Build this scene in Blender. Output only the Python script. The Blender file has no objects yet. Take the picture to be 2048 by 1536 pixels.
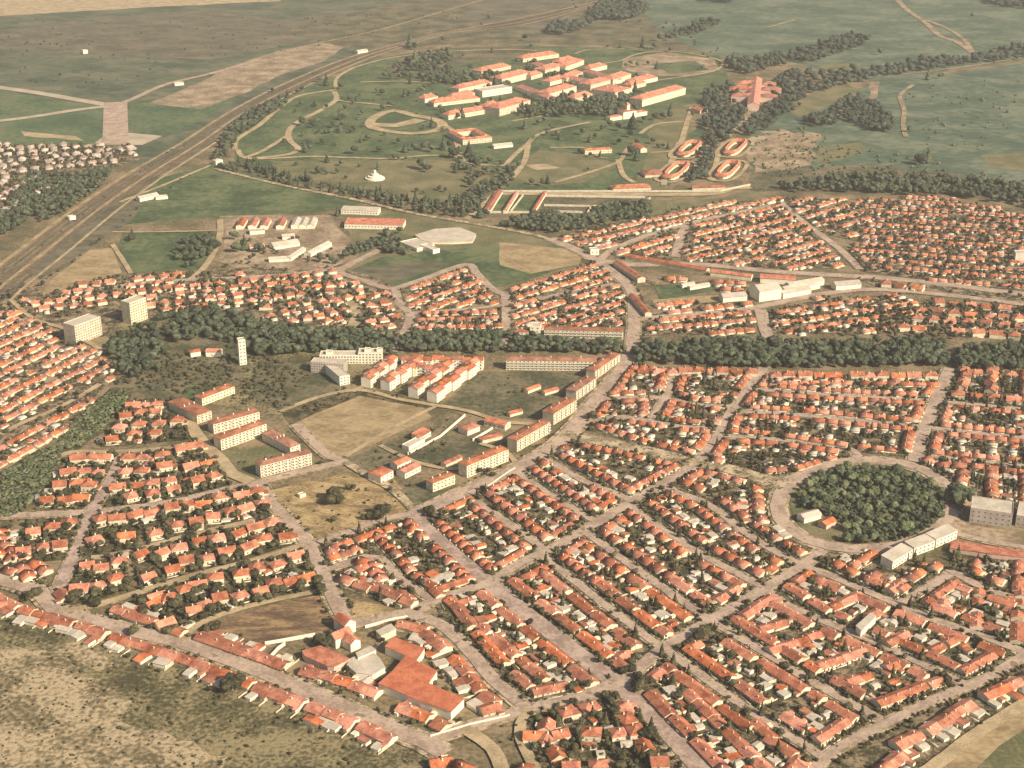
import bpy, bmesh, math, random
import numpy as np
from mathutils import Vector, Matrix
from mathutils.geometry import tessellate_polygon

random.seed(7)
S = bpy.context.scene
COL = S.collection

# ------------------------------------------------------------------ camera
F_PX, CX, CY = 3000.0, 1024.0, 768.0
TILT = math.radians(22.4)
CAM_H = 545.0
cam_d = bpy.data.cameras.new("camera")
cam = bpy.data.objects.new("camera", cam_d)
COL.objects.link(cam)
cam_d.sensor_width = 36.0
cam_d.lens = 36.0 * F_PX / 2048.0
cam_d.clip_start = 1.0
cam_d.clip_end = 40000.0
cam.location = (0, 0, CAM_H)
cam.rotation_euler = (math.pi / 2 - TILT, 0, 0)
S.camera = cam

# ------------------------------------------------------------------ light
SUN_EL = math.radians(34)
SUN_AZ = math.atan2(0.80, -0.60)          # compass angle (from +Y, clockwise) of the sun: right and behind the camera
w = bpy.data.worlds.new("World")
S.world = w
w.use_nodes = True
nt = w.node_tree
nt.nodes.clear()
sky = nt.nodes.new("ShaderNodeTexSky")
sky.sky_type = 'NISHITA'
sky.sun_disc = False
sky.sun_elevation = SUN_EL
sky.sun_rotation = SUN_AZ
sky.dust_density = 3.0
sky.ozone_density = 0.7
bg = nt.nodes.new("ShaderNodeBackground")
bg.inputs['Strength'].default_value = 0.07
out = nt.nodes.new("ShaderNodeOutputWorld")
nt.links.new(sky.outputs[0], bg.inputs[0])
nt.links.new(bg.outputs[0], out.inputs[0])
sun_d = bpy.data.lights.new("sun", 'SUN')
sun_d.energy = 5.0
sun_d.angle = math.radians(0.53)
sun_d.color = (1.0, 0.87, 0.67)
sun = bpy.data.objects.new("sun", sun_d)
COL.objects.link(sun)
sdir = Vector((math.sin(SUN_AZ) * math.cos(SUN_EL), math.cos(SUN_AZ) * math.cos(SUN_EL), math.sin(SUN_EL)))
sun.rotation_euler = sdir.to_track_quat('Z', 'Y').to_euler()
sun.location = (600, 200, 900)
S.view_settings.view_transform = 'Standard'
S.view_settings.look = 'None'
S.view_settings.gamma = 1.0
S.view_settings.exposure = 0.62
S.view_settings.use_curve_mapping = False
S.cycles.max_bounces = 5
S.cycles.volume_bounces = 1
S.cycles.diffuse_bounces = 2
S.cycles.use_denoising = True

# ------------------------------------------------------------------ helpers
ct, st = math.cos(TILT), math.sin(TILT)


def P(px, py, z=0.0):
    """photo pixel (2048 x 1536) -> point of the level plane at height z"""
    u = (px - CX) / F_PX
    v = -(py - CY) / F_PX
    d = (u, ct + v * st, -st + v * ct)
    t = (z - CAM_H) / d[2]
    return (d[0] * t, d[1] * t)


def proj(x, y, z=0.0):
    dz = z - CAM_H
    depth = y * ct - dz * st
    up = y * st + dz * ct
    return (CX + F_PX * x / depth, CY - F_PX * up / depth)


def inview(x, y, z=3.0, m=25):
    a, b = proj(x, y, z)
    return -m < a < 2048 + m and -m < b < 1536 + m


def N(nodes, t, **k):
    n = nodes.new(t)
    for a, b in k.items():
        setattr(n, a, b)
    return n


def make_mat(name, cols, scale=0.1, fine=1.2, rough=0.95, bump=0.0, tint=0.0, streak=None, contrast=1.0, spec=0.15, fw=0.6, spots=None):
    """cols: 2 or 3 linear colours blended by layered world-space noise; tint: weight of the per-house 'tint' attribute"""
    m = bpy.data.materials.new(name)
    m.use_nodes = True
    nd, lk = m.node_tree.nodes, m.node_tree.links
    b = nd['Principled BSDF']
    b.inputs['Roughness'].default_value = rough
    b.inputs['Specular IOR Level'].default_value = spec
    geo = N(nd, 'ShaderNodeNewGeometry')
    mp = N(nd, 'ShaderNodeMapping')
    lk.new(geo.outputs['Position'], mp.inputs['Vector'])
    if streak:
        mp.inputs['Rotation'].default_value = (0, 0, streak[0])
        mp.inputs['Scale'].default_value = (1, streak[1], 1)
    n1 = N(nd, 'ShaderNodeTexNoise')
    n1.inputs['Scale'].default_value = scale
    n1.inputs['Detail'].default_value = 6
    n1.inputs['Roughness'].default_value = 0.62
    lk.new(mp.outputs[0], n1.inputs['Vector'])
    n2 = N(nd, 'ShaderNodeTexNoise')
    n2.inputs['Scale'].default_value = fine
    n2.inputs['Detail'].default_value = 3
    lk.new(mp.outputs[0], n2.inputs['Vector'])
    mx = N(nd, 'ShaderNodeMath', operation='MULTIPLY_ADD')
    lk.new(n2.outputs[0], mx.inputs[0])
    mx.inputs[1].default_value = fw
    lk.new(n1.outputs[0], mx.inputs[2])
    ramp = N(nd, 'ShaderNodeValToRGB')
    r = ramp.color_ramp
    c = 0.5 + 0.5 * fw
    wd = 0.135 / contrast
    r.elements[0].position = c - wd
    r.elements[0].color = (*cols[0], 1)
    r.elements[1].position = c + wd
    r.elements[1].color = (*cols[-1], 1)
    if len(cols) == 3:
        e = r.elements.new(c)
        e.color = (*cols[1], 1)
    lk.new(mx.outputs[0], ramp.inputs[0])
    col = ramp.outputs[0]
    if spots:
        n3 = N(nd, 'ShaderNodeTexNoise')
        n3.inputs['Scale'].default_value = spots[0]
        n3.inputs['Detail'].default_value = 4
        lk.new(geo.outputs['Position'], n3.inputs['Vector'])
        mr = N(nd, 'ShaderNodeMapRange')
        mr.inputs[1].default_value = spots[1]
        mr.inputs[2].default_value = spots[1] + 0.07
        lk.new(n3.outputs[0], mr.inputs[0])
        mc = N(nd, 'ShaderNodeMix', data_type='RGBA')
        lk.new(mr.outputs[0], mc.inputs[0])
        lk.new(col, mc.inputs[6])
        mc.inputs[7].default_value = (*spots[2], 1)
        col = mc.outputs[2]
    if tint:
        at = N(nd, 'ShaderNodeAttribute', attribute_name='tint')
        hs = N(nd, 'ShaderNodeHueSaturation')
        mr = N(nd, 'ShaderNodeMapRange')
        mr.inputs[3].default_value = 1 - tint
        mr.inputs[4].default_value = 1 + tint
        lk.new(at.outputs['Fac'], mr.inputs[0])
        lk.new(mr.outputs[0], hs.inputs['Value'])
        m2 = N(nd, 'ShaderNodeMath', operation='MULTIPLY_ADD')
        m3 = N(nd, 'ShaderNodeMath', operation='FRACT')
        m4 = N(nd, 'ShaderNodeMath', operation='MULTIPLY')
        m4.inputs[1].default_value = 7.31
        lk.new(at.outputs['Fac'], m4.inputs[0])
        lk.new(m4.outputs[0], m3.inputs[0])
        lk.new(m3.outputs[0], m2.inputs[0])
        m2.inputs[1].default_value = 0.2
        m2.inputs[2].default_value = 0.84
        lk.new(m2.outputs[0], hs.inputs['Saturation'])
        lk.new(col, hs.inputs['Color'])
        col = hs.outputs[0]
    lk.new(col, b.inputs['Base Color'])
    if bump:
        bp = N(nd, 'ShaderNodeBump')
        bp.inputs['Strength'].default_value = 1.0
        bp.inputs['Distance'].default_value = bump
        lk.new(mx.outputs[0], bp.inputs['Height'])
        lk.new(bp.outputs[0], b.inputs['Normal'])
    return m


M = {}
M['ground'] = make_mat('dry_ground', [(0.085, 0.078, 0.04), (0.16, 0.125, 0.07), (0.24, 0.18, 0.11)], 0.02, 0.3, bump=0.5, contrast=1.2)
M['brown'] = make_mat('brown_soil', [(0.07, 0.07, 0.043), (0.11, 0.10, 0.065), (0.165, 0.135, 0.09)], 0.012, 0.06, bump=0.3, streak=(0.5, 1.6), contrast=0.9)
M['airgrass'] = make_mat('airfield_grass', [(0.048, 0.064, 0.038), (0.084, 0.098, 0.058), (0.145, 0.13, 0.085)], 0.009, 0.05, streak=(0.5, 1.5), bump=0.4, contrast=0.9)
M['airgreen'] = make_mat('airfield_green', [(0.048, 0.08, 0.038), (0.08, 0.115, 0.056), (0.13, 0.14, 0.075)], 0.01, 0.1, bump=0.3)
M['meadow'] = make_mat('grey_green_meadow', [(0.048, 0.078, 0.05), (0.082, 0.112, 0.072), (0.15, 0.165, 0.11)], 0.009, 0.06, streak=(0.6, 1.3), bump=0.5, contrast=0.9)
M['lawn'] = make_mat('park_lawn', [(0.042, 0.066, 0.03), (0.075, 0.102, 0.046), (0.125, 0.138, 0.066)], 0.018, 0.12, bump=0.3)
M['lawn_dry'] = make_mat('dry_lawn', [(0.09, 0.095, 0.045), (0.14, 0.13, 0.065), (0.20, 0.165, 0.09)], 0.025, 0.4, bump=0.3)
M['sand'] = make_mat('sandy_path', [(0.25, 0.19, 0.11), (0.34, 0.26, 0.155), (0.43, 0.33, 0.20)], 0.05, 0.7, bump=0.05)
M['street'] = make_mat('worn_street', [(0.26, 0.19, 0.145), (0.355, 0.265, 0.20), (0.435, 0.33, 0.25)], 0.06, 0.5, bump=0.03, spots=(0.12, 0.60, (0.21, 0.155, 0.11)))
M['avenue'] = make_mat('dusty_avenue', [(0.25, 0.18, 0.145), (0.33, 0.24, 0.195), (0.41, 0.305, 0.245)], 0.05, 0.4, bump=0.03, spots=(0.08, 0.58, (0.22, 0.165, 0.12)))
M['pave'] = make_mat('pale_pavement', [(0.17, 0.135, 0.08), (0.31, 0.24, 0.15), (0.46, 0.36, 0.24)], 0.09, 0.6, bump=0.03, contrast=1.2, spots=(0.2, 0.57, (0.09, 0.08, 0.042)))
M['runway'] = make_mat('runway_concrete', [(0.30, 0.25, 0.18), (0.42, 0.35, 0.26)], 0.03, 0.3)
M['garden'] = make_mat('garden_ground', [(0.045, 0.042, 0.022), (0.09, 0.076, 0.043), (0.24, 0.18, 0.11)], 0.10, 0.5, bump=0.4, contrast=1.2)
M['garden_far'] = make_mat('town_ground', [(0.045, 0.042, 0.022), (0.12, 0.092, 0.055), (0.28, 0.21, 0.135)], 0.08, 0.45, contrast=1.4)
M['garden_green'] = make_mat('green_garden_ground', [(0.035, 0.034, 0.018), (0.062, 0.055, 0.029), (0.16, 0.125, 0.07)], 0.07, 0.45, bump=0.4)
M['drylot'] = make_mat('dry_grass_lot', [(0.20, 0.148, 0.078), (0.285, 0.21, 0.115), (0.36, 0.27, 0.155)], 0.03, 0.2, streak=(0.6, 1.6), bump=0.2)
M['earthlot'] = make_mat('ochre_earth_lot', [(0.15, 0.11, 0.055), (0.26, 0.185, 0.09), (0.40, 0.29, 0.15)], 0.04, 0.35, streak=(0.5, 2), bump=0.3, contrast=1.2)
M['ploughed'] = make_mat('ploughed_field', [(0.09, 0.06, 0.04), (0.16, 0.105, 0.06), (0.30, 0.20, 0.105)], 0.03, 0.3, streak=(-0.45, 5), bump=0.3, contrast=1.2)
M['scrub'] = make_mat('olive_scrub', [(0.06, 0.055, 0.028), (0.135, 0.115, 0.06), (0.235, 0.19, 0.105)], 0.03, 0.35, bump=0.8, contrast=0.95, fw=0.8)
M['sandscrub'] = make_mat('sandy_scrub', [(0.11, 0.09, 0.048), (0.235, 0.185, 0.11), (0.38, 0.295, 0.185)], 0.03, 0.3, bump=0.8, contrast=0.95, fw=0.8)
M['bare'] = make_mat('pink_bare_earth', [(0.16, 0.12, 0.075), (0.25, 0.185, 0.12), (0.37, 0.28, 0.185)], 0.03, 0.2, bump=0.3)
M['parched'] = make_mat('parched_green', [(0.055, 0.058, 0.032), (0.105, 0.097, 0.055), (0.17, 0.14, 0.085)], 0.02, 0.2, bump=0.3, contrast=1.1)
M['rail'] = make_mat('railway_ballast', [(0.10, 0.075, 0.055), (0.17, 0.12, 0.085)], 0.1, 0.8)
M['roof'] = make_mat('terracotta_tiles', [(0.24, 0.074, 0.036), (0.40, 0.126, 0.060), (0.53, 0.195, 0.095)], 0.14, 1.2, rough=0.85, tint=0.3, contrast=0.9, spots=(0.35, 0.64, (0.20, 0.095, 0.06)))
M['roof_far'] = make_mat('weathered_red_tiles', [(0.27, 0.085, 0.048), (0.41, 0.14, 0.078), (0.50, 0.21, 0.125)], 0.15, 1.2, rough=0.85, tint=0.28)
M['roof_red'] = make_mat('factory_red_roof', [(0.33, 0.10, 0.055), (0.43, 0.135, 0.07), (0.50, 0.18, 0.095)], 0.10, 0.9, rough=0.8)
M['roof_pale'] = make_mat('pale_flat_roof', [(0.38, 0.33, 0.26), (0.52, 0.45, 0.36)], 0.1, 0.7)
M['roof_village'] = make_mat('faded_village_roofs', [(0.20, 0.14, 0.10), (0.42, 0.34, 0.26)], 0.04, 0.1, tint=0.35)
M['roof_brown'] = make_mat('brownish_block_tiles', [(0.20, 0.075, 0.04), (0.31, 0.115, 0.06), (0.40, 0.17, 0.09)], 0.12, 1.0, rough=0.85, tint=0.2)
M['wall'] = make_mat('cream_render', [(0.50, 0.43, 0.29), (0.72, 0.63, 0.45)], 0.25, 1.5, tint=0.16)
M['wall_white'] = make_mat('white_render', [(0.66, 0.60, 0.46), (0.78, 0.71, 0.56)], 0.2, 1.5)
M['wall_grey'] = make_mat('grey_concrete', [(0.33, 0.28, 0.24), (0.45, 0.38, 0.33)], 0.2, 1.2)
M['wall_pink'] = make_mat('pinkish_render', [(0.50, 0.34, 0.27), (0.62, 0.44, 0.36)], 0.2, 1.2)
M['frame'] = make_mat('painted_frame', [(0.55, 0.50, 0.40), (0.62, 0.57, 0.46)], 1.0, 4.0)
M['glass'] = make_mat('dark_window_glass', [(0.035, 0.04, 0.04), (0.06, 0.065, 0.06)], 0.5, 2.0, rough=0.15, spec=0.5)
M['door'] = make_mat('brown_door', [(0.10, 0.06, 0.035), (0.14, 0.085, 0.05)], 1, 4)
M['leaf'] = make_mat('garden_foliage', [(0.029, 0.029, 0.015), (0.052, 0.050, 0.025), (0.095, 0.087, 0.043)], 0.35, 1.6, tint=0.35)
M['leaf_park'] = make_mat('park_foliage', [(0.048, 0.062, 0.032), (0.09, 0.108, 0.052), (0.155, 0.16, 0.08)], 0.10, 0.9, tint=0.3)
M['leaf_dark'] = make_mat('dark_tree_foliage', [(0.030, 0.042, 0.026), (0.052, 0.066, 0.038), (0.095, 0.105, 0.06)], 0.25, 1.0, tint=0.4)
M['leaf_far'] = make_mat('far_foliage', [(0.03, 0.04, 0.03), (0.045, 0.058, 0.042), (0.07, 0.08, 0.055)], 0.1, 0.6, tint=0.25)
M['bark'] = make_mat('bark', [(0.06, 0.045, 0.03), (0.11, 0.085, 0.06)], 1, 5)
M['wallgarden'] = make_mat('garden_wall_render', [(0.40, 0.33, 0.23), (0.60, 0.52, 0.38)], 0.3, 1.5)


def fin(o, kind=None, label=None, cat=None, group=None, parent=None):
    COL.objects.link(o)
    if parent is not None:
        o.parent = parent
    if kind:
        o['kind'] = kind
    if label:
        o['label'] = label
    if cat:
        o['category'] = cat
    if group:
        o['group'] = group
    return o


def mesh(name, v, f, mats, mi=None, tint=None):
    me = bpy.data.meshes.new(name)
    me.from_pydata([tuple(p) for p in v], [], f)
    for m in mats:
        me.materials.append(m)
    if mi is not None:
        me.polygons.foreach_set('material_index', mi)
    if tint is not None:
        a = me.attributes.new('tint', 'FLOAT', 'FACE')
        a.data.foreach_set('value', tint)
    me.update()
    return me


class Big:
    """collects many template copies into one mesh"""
    def __init__(self):
        self.v, self.l, self.s, self.mi, self.t, self.n = [], [], [], [], [], 0

    def add(self, T, x, y, z, rot, sc=(1, 1, 1), tint=0.5):
        c, s = math.cos(rot), math.sin(rot)
        V = T['v'] * np.array(sc)
        W = np.empty_like(V)
        W[:, 0] = V[:, 0] * c - V[:, 1] * s + x
        W[:, 1] = V[:, 0] * s + V[:, 1] * c + y
        W[:, 2] = V[:, 2] + z
        self.v.append(W)
        self.l.append(T['l'] + self.n)
        self.s.append(T['s'])
        self.mi.append(T['mi'])
        self.t.append(np.full(len(T['s']), tint))
        self.n += len(V)

    def build(self, name, mats):
        if not self.v:
            return None
        V = np.concatenate(self.v)
        L = np.concatenate(self.l)
        Sz = np.concatenate(self.s)
        me = bpy.data.meshes.new(name)
        me.vertices.add(len(V))
        me.vertices.foreach_set('co', V.ravel())
        me.loops.add(len(L))
        me.loops.foreach_set('vertex_index', L.astype(np.int32))
        me.polygons.add(len(Sz))
        st_ = np.concatenate([[0], np.cumsum(Sz)[:-1]]).astype(np.int32)
        me.polygons.foreach_set('loop_start', st_)
        me.polygons.foreach_set('loop_total', Sz.astype(np.int32))
        for m in mats:
            me.materials.append(m)
        me.polygons.foreach_set('material_index', np.concatenate(self.mi).astype(np.int32))
        a = me.attributes.new('tint', 'FLOAT', 'FACE')
        a.data.foreach_set('value', np.concatenate(self.t).astype(np.float32))
        me.update(calc_edges=True)
        me.validate()
        return bpy.data.objects.new(name, me)


def tmpl(v, f, mi):
    return dict(v=np.array([tuple(p) for p in v], float), l=np.array([i for q in f for i in q], int), s=np.array([len(q) for q in f], int), mi=np.array(mi, int), f=f)


class G:
    """small geometry collector: verts, faces, material index"""
    def __init__(self):
        self.v, self.f, self.mi = [], [], []

    def box(self, x0, y0, z0, x1, y1, z1, m=0, bottom=False):
        b = len(self.v)
        self.v += [(x0, y0, z0), (x1, y0, z0), (x1, y1, z0), (x0, y1, z0), (x0, y0, z1), (x1, y0, z1), (x1, y1, z1), (x0, y1, z1)]
        fs = [(0, 1, 5, 4), (1, 2, 6, 5), (2, 3, 7, 6), (3, 0, 4, 7), (4, 5, 6, 7)]
        if bottom:
            fs.append((3, 2, 1, 0))
        for q in fs:
            self.f.append(tuple(b + i for i in q))
            self.mi.append(m)

    def faces(self, vs, fs, m=0):
        b = len(self.v)
        self.v += list(vs)
        for q in fs:
            self.f.append(tuple(b + i for i in q))
            self.mi.append(m)

    def gablewall(self, x0, y0, x1, y1, h, rise, m=0, z0=0):
        ym = (y0 + y1) / 2
        vs = [(x0, y0, z0), (x1, y0, z0), (x1, y1, z0), (x0, y1, z0), (x0, y0, h), (x1, y0, h), (x1, y1, h), (x0, y1, h), (x0, ym, h + rise), (x1, ym, h + rise)]
        self.faces(vs, [(0, 1, 5, 4), (2, 3, 7, 6), (1, 2, 6, 9, 5), (3, 0, 4, 8, 7)], m)

    def gableroof(self, x0, y0, x1, y1, h, rise, ov=0.35, ox=0.08, th=0.16, m=0):
        ym = (y0 + y1) / 2
        k = rise / (ym - y0)
        e = h - ov * k
        a0, a1, b0, b1 = x0 - ox, x1 + ox, y0 - ov, y1 + ov
        t = h + rise
        vs = [(a0, b0, e + 0.03), (a1, b0, e + 0.03), (a1, ym, t + 0.03), (a0, ym, t + 0.03), (a1, b1, e + 0.03), (a0, b1, e + 0.03)]
        vs2 = [(x_, y_, z_ + th) for x_, y_, z_ in vs]
        self.faces(vs + vs2, [(6, 7, 8, 9), (9, 8, 10, 11), (0, 1, 7, 6), (4, 5, 11, 10), (1, 2, 8, 7), (2, 4, 10, 8), (5, 3, 9, 11), (3, 0, 6, 9), (3, 2, 1, 0), (5, 4, 2, 3)], m)

    def hiproof(self, x0, y0, x1, y1, h, rise, ov=0.4, m=0):
        x0 -= ov; x1 += ov; y0 -= ov; y1 += ov
        h -= 0.05
        lx, ly = x1 - x0, y1 - y0
        k = min(lx, ly) / 2
        if lx >= ly:
            r0, r1 = (x0 + k, (y0 + y1) / 2, h + rise), (x1 - k + 0.01, (y0 + y1) / 2, h + rise)
            fs = [(4, 5, 9, 8), (5, 6, 9), (6, 7, 8, 9), (7, 4, 8)]
        else:
            r0, r1 = ((x0 + x1) / 2, y0 + k, h + rise), ((x0 + x1) / 2, y1 - k + 0.01, h + rise)
            fs = [(4, 5, 8), (5, 6, 9, 8), (6, 7, 9), (7, 4, 8, 9)]
        vs = [(x0, y0, h), (x1, y0, h), (x1, y1, h), (x0, y1, h), (x0, y0, h + .15), (x1, y0, h + .15), (x1, y1, h + .15), (x0, y1, h + .15), r0, r1]
        self.faces(vs, fs + [(0, 1, 5, 4), (1, 2, 6, 5), (2, 3, 7, 6), (3, 0, 4, 7), (3, 2, 1, 0)], m)

    def t(self):
        return tmpl(self.v, self.f, self.mi)


# ------------------------------------------------------------------ house kinds (local: x along the street, front at -y)
R0 = random.Random(3)


def house_variant(kind, i):
    """returns dict of part name -> G ; materials by part"""
    W, Rf, Ch = G(), G(), G()
    if kind == 'terrace':
        L = 10.0 + (i % 4) * 1.2
        D = [8.8, 9.4, 10.2][i % 3]
        h = [2.6, 2.8, 3.0, 3.5][(i * 7) % 4] if i % 5 else 2.7
        rise = D * 0.20
        x0, x1, y0, y1 = -L / 2 + .02, L / 2 - .02, -D / 2, D / 2
        W.gablewall(x0, y0, x1, y1, h, rise, z0=-0.5)
        Rf.gableroof(x0, y0, x1, y1, h, rise, ov=.6)
        if i % 3 != 0:                       # low rear wing
            wx = R0.uniform(2.6, 4.2)
            sx = x0 + 0.3 if i % 2 else x1 - wx - 0.3
            wl = R0.uniform(2.5, 5.0)
            W.box(sx, y1 + .01, -0.5, sx + wx, y1 + wl, 2.5)
            if i % 2:
                Rf.box(sx - .2, y1 + .4, 2.53, sx + wx + .2, y1 + wl + .2, 2.7, bottom=True)
        if i % 4 == 1:                       # front porch
            W.box(x0 + 1.0, y0 - 1.6, -0.5, x0 + 3.4, y0 - .01, 2.3)
        cx, cy = R0.uniform(x0 + 2, x1 - 2), R0.choice([-1, 1]) * 1.2
        Ch.box(cx - .35, cy - .35, h + 0.6, cx + .35, cy + .35, h + rise + 1.0)
    else:
        L = [10.5, 12.0, 13.0, 11.2][i % 4]
        D = [10.0, 9.6, 11.0][i % 3]
        h = [3.2, 4.6, 3.4, 5.0, 3.8][i % 5]
        rise = D * 0.30
        x0, x1, y0, y1 = -L / 2, L / 2, -D / 2, D / 2
        if i % 2:
            W.box(x0, y0, -0.5, x1, y1, h)
            Rf.hiproof(x0, y0, x1, y1, h, rise)
        else:
            W.gablewall(x0, y0, x1, y1, h, rise, z0=-0.5)
            Rf.gableroof(x0, y0, x1, y1, h, rise, ox=.35)
        if i % 3 == 0:
            W.box(x1 + .01, y0 + 1, -0.5, x1 + 3.6, y1 - 2.2, 2.7)
            Rf.box(x1 + .4, y0 + .8, 2.73, x1 + 3.8, y1 - 2, 2.9, bottom=True)
        elif i % 3 == 1:
            W.box(x0 + 1, y0 - 2.4, -0.5, x0 + 5, y0 - .01, 2.8)
        cx, cy = R0.uniform(-2, 2), 1.3
        Ch.box(cx - .4, cy - .4, h + 0.5, cx + .4, cy + .4, h + rise + 0.9)
    return dict(L=L, D=D, h=h, rise=rise, wall=W, roof=Rf, chimney=Ch)


NV = 12
VAR = {k: [house_variant(k, i) for i in range(NV)] for k in ('terrace', 'detached')}
for k in VAR:
    for i, d in enumerate(VAR[k]):
        tn = (i * 0.37 + 0.11) % 1
        for p, mt in (('wall', M['wall']), ('roof', M['roof']), ('chimney', M['wall'])):
            g = d[p]
            d['m_' + p] = mesh(f'{k}_house_{p}', g.v, g.f, [mt], None, [tn] * len(g.f))
        c = G()
        for p, mi in (('wall', 0), ('roof', 1), ('chimney', 0)):
            c.faces(d[p].v, d[p].f, mi)
        d['T'] = c.t()

gw = G()
gw.box(-0.7, -0.06, -0.75, 0.7, 0.0, 0.75, 0, True)
gw.box(-0.55, -0.075, -0.6, -0.04, -0.061, 0.6, 1, True)
gw.box(0.04, -0.075, -0.6, 0.55, -0.061, 0.6, 1, True)
ME_WIN = mesh('window', gw.v, gw.f, [M['frame'], M['glass']], gw.mi)
gd = G()
gd.box(-0.6, -0.08, 0, 0.6, -0.0, 2.1, 0, True)
ME_DOOR = mesh('door', gd.v, gd.f, [M['door']], gd.mi)

# ------------------------------------------------------------------ tree kinds
R1 = random.Random(11)


def ico(sub):
    bm = bmesh.new()
    bmesh.ops.create_icosphere(bm, subdivisions=sub, radius=1)
    bm.verts.ensure_lookup_table()
    v = np.array([x.co[:] for x in bm.verts])
    f = [tuple(q.index for q in p.verts) for p in bm.faces]
    bm.free()
    return v, f


IC1, IC2 = ico(1), ico(2)


def crown_geo(kind, seed, dense):
    r = random.Random(seed)
    vs, fs = [], []
    n = {'round': 7, 'cone': 6, 'bush': 3}[kind] if dense else {'round': 4, 'cone': 4, 'bush': 2}[kind]
    base = IC2 if (dense and kind != 'bush') else IC1
    for i in range(n):
        if kind == 'round':
            a, q = r.uniform(0, 6.28), r.uniform(0.15, 0.6) if i else 0
            c = (math.cos(a) * q, math.sin(a) * q, r.uniform(0.75, 1.35) if i else 1.05)
            rad = r.uniform(0.42, 0.62) if i else 0.7
            rad = (rad, rad, rad * 0.8)
        elif kind == 'cone':
            t = i / (n - 1)
            c = (r.uniform(-.06, .06), r.uniform(-.06, .06), 0.45 + 2.2 * t)
            q = 0.62 * (1 - t) + 0.14
            rad = (q, q, 0.6)
        else:
            a, q = r.uniform(0, 6.28), r.uniform(0, 0.45)
            c = (math.cos(a) * q, math.sin(a) * q, 0.45)
            rad = (r.uniform(.5, .7), r.uniform(.5, .7), 0.55)
        b = len(vs)
        for p in base[0]:
            k = 1 + r.uniform(-0.2, 0.2)
            vs.append((c[0] + p[0] * rad[0] * k, c[1] + p[1] * rad[1] * k, max(0.02, c[2] + p[2] * rad[2] * k)))
        fs += [tuple(b + j for j in q) for q in base[1]]
    nl = {'round': 90, 'cone': 60, 'bush': 26}[kind] if dense else {'round': 18, 'cone': 14, 'bush': 8}[kind]
    nb = len(vs)
    for i in range(nl):                       # loose leaf sprays standing off the clumps
        p = np.array(vs[r.randrange(nb)])
        cc = np.array((0, 0, 1.0))
        d = (p - cc) * r.uniform(1.0, 1.16) + cc
        s = r.uniform(0.09, 0.2)
        b = len(vs)
        for _ in range(3):
            vs.append((d[0] + r.uniform(-s, s), d[1] + r.uniform(-s, s), max(0.02, d[2] + r.uniform(-s, s))))
        fs.append((b, b + 1, b + 2))
    return vs, fs


def trunk_geo(kind):
    g = G()
    top = 1.2 if kind != 'cone' else 2.2
    n = 6
    for (x, y, z0, r0, x2, y2, z1, r1) in [(0, 0, -0.1, .11, 0.02, 0, top, .05), (0, 0, .5, .05, .4, .1, 1.15, .02), (0, 0, .55, .05, -.3, .28, 1.2, .02)]:
        v = [(x + r0 * math.cos(6.283 * i / n), y + r0 * math.sin(6.283 * i / n), z0) for i in range(n)]
        v += [(x2 + r1 * math.cos(6.283 * i / n), y2 + r1 * math.sin(6.283 * i / n), z1) for i in range(n)]
        g.faces(v, [(i, (i + 1) % n, n + (i + 1) % n, n + i) for i in range(n)])
    return g


TREE = {}
for kd in ('round', 'cone', 'bush'):
    TREE[kd] = []
    tg = trunk_geo(kd)
    for i in range(5):
        v, f = crown_geo(kd, 100 + i, True)
        d = {}
        for mk in ('leaf', 'leaf_park', 'leaf_dark'):
            d[mk] = mesh(f'{kd}_crown', v, f, [M[mk]], None, [(i * 0.23 + 0.07) % 1] * len(f))
        d['trunk'] = mesh('trunk', tg.v, tg.f, [M['bark']])
        v, f = crown_geo(kd, 200 + i, False)
        d['T'] = tmpl(v, f, [0] * len(f))
        TREE[kd].append(d)

# ------------------------------------------------------------------ flat sheets
ZC = [0.02]


def nz():
    ZC[0] += 0.004
    return ZC[0]


def patch(name, pts, mat, jit=0.0, step=25, z=None, ground=False):
    g = [p if ground else P(*p) for p in pts]
    if jit:
        q = []
        rr = random.Random(len(pts) * 7 + int(abs(g[0][0])))
        for i, a in enumerate(g):
            b = g[(i + 1) % len(g)]
            n = max(1, int(math.dist(a, b) / step))
            for k in range(n):
                t = k / n
                j = jit if k else jit * 0.3
                q.append((a[0] + (b[0] - a[0]) * t + rr.uniform(-j, j), a[1] + (b[1] - a[1]) * t + rr.uniform(-j, j)))
        g = q
    z = nz() if z is None else z
    v = [Vector((x, y, z)) for x, y in g]
    tr = tessellate_polygon([v])
    fs = []
    for a, b, c in tr:
        n = (v[b] - v[a]).cross(v[c] - v[a])
        fs.append((a, b, c) if n.z > 0 else (c, b, a))
    return fin(bpy.data.objects.new(name, mesh(name, v, fs, [mat])), 'structure')


def smooth(g, closed=False, step=8):
    if len(g) < 3:
        return list(g)
    out_ = []
    n = len(g)
    rng = range(n if closed else n - 1)
    for i in rng:
        p0 = g[(i - 1) % n] if closed or i > 0 else g[0]
        p1, p2 = g[i], g[(i + 1) % n]
        p3 = g[(i + 2) % n] if closed or i + 2 < n else g[-1]
        k = max(1, min(24, int(math.dist(p1, p2) / step)))
        for j in range(k):
            t = j / k
            out_.append(tuple(0.5 * ((2 * p1[c]) + (-p0[c] + p2[c]) * t + (2 * p0[c] - 5 * p1[c] + 4 * p2[c] - p3[c]) * t * t + (-p0[c] + 3 * p1[c] - 3 * p2[c] + p3[c]) * t ** 3) for c in (0, 1)))
    if not closed:
        out_.append(g[-1])
    return out_


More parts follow.
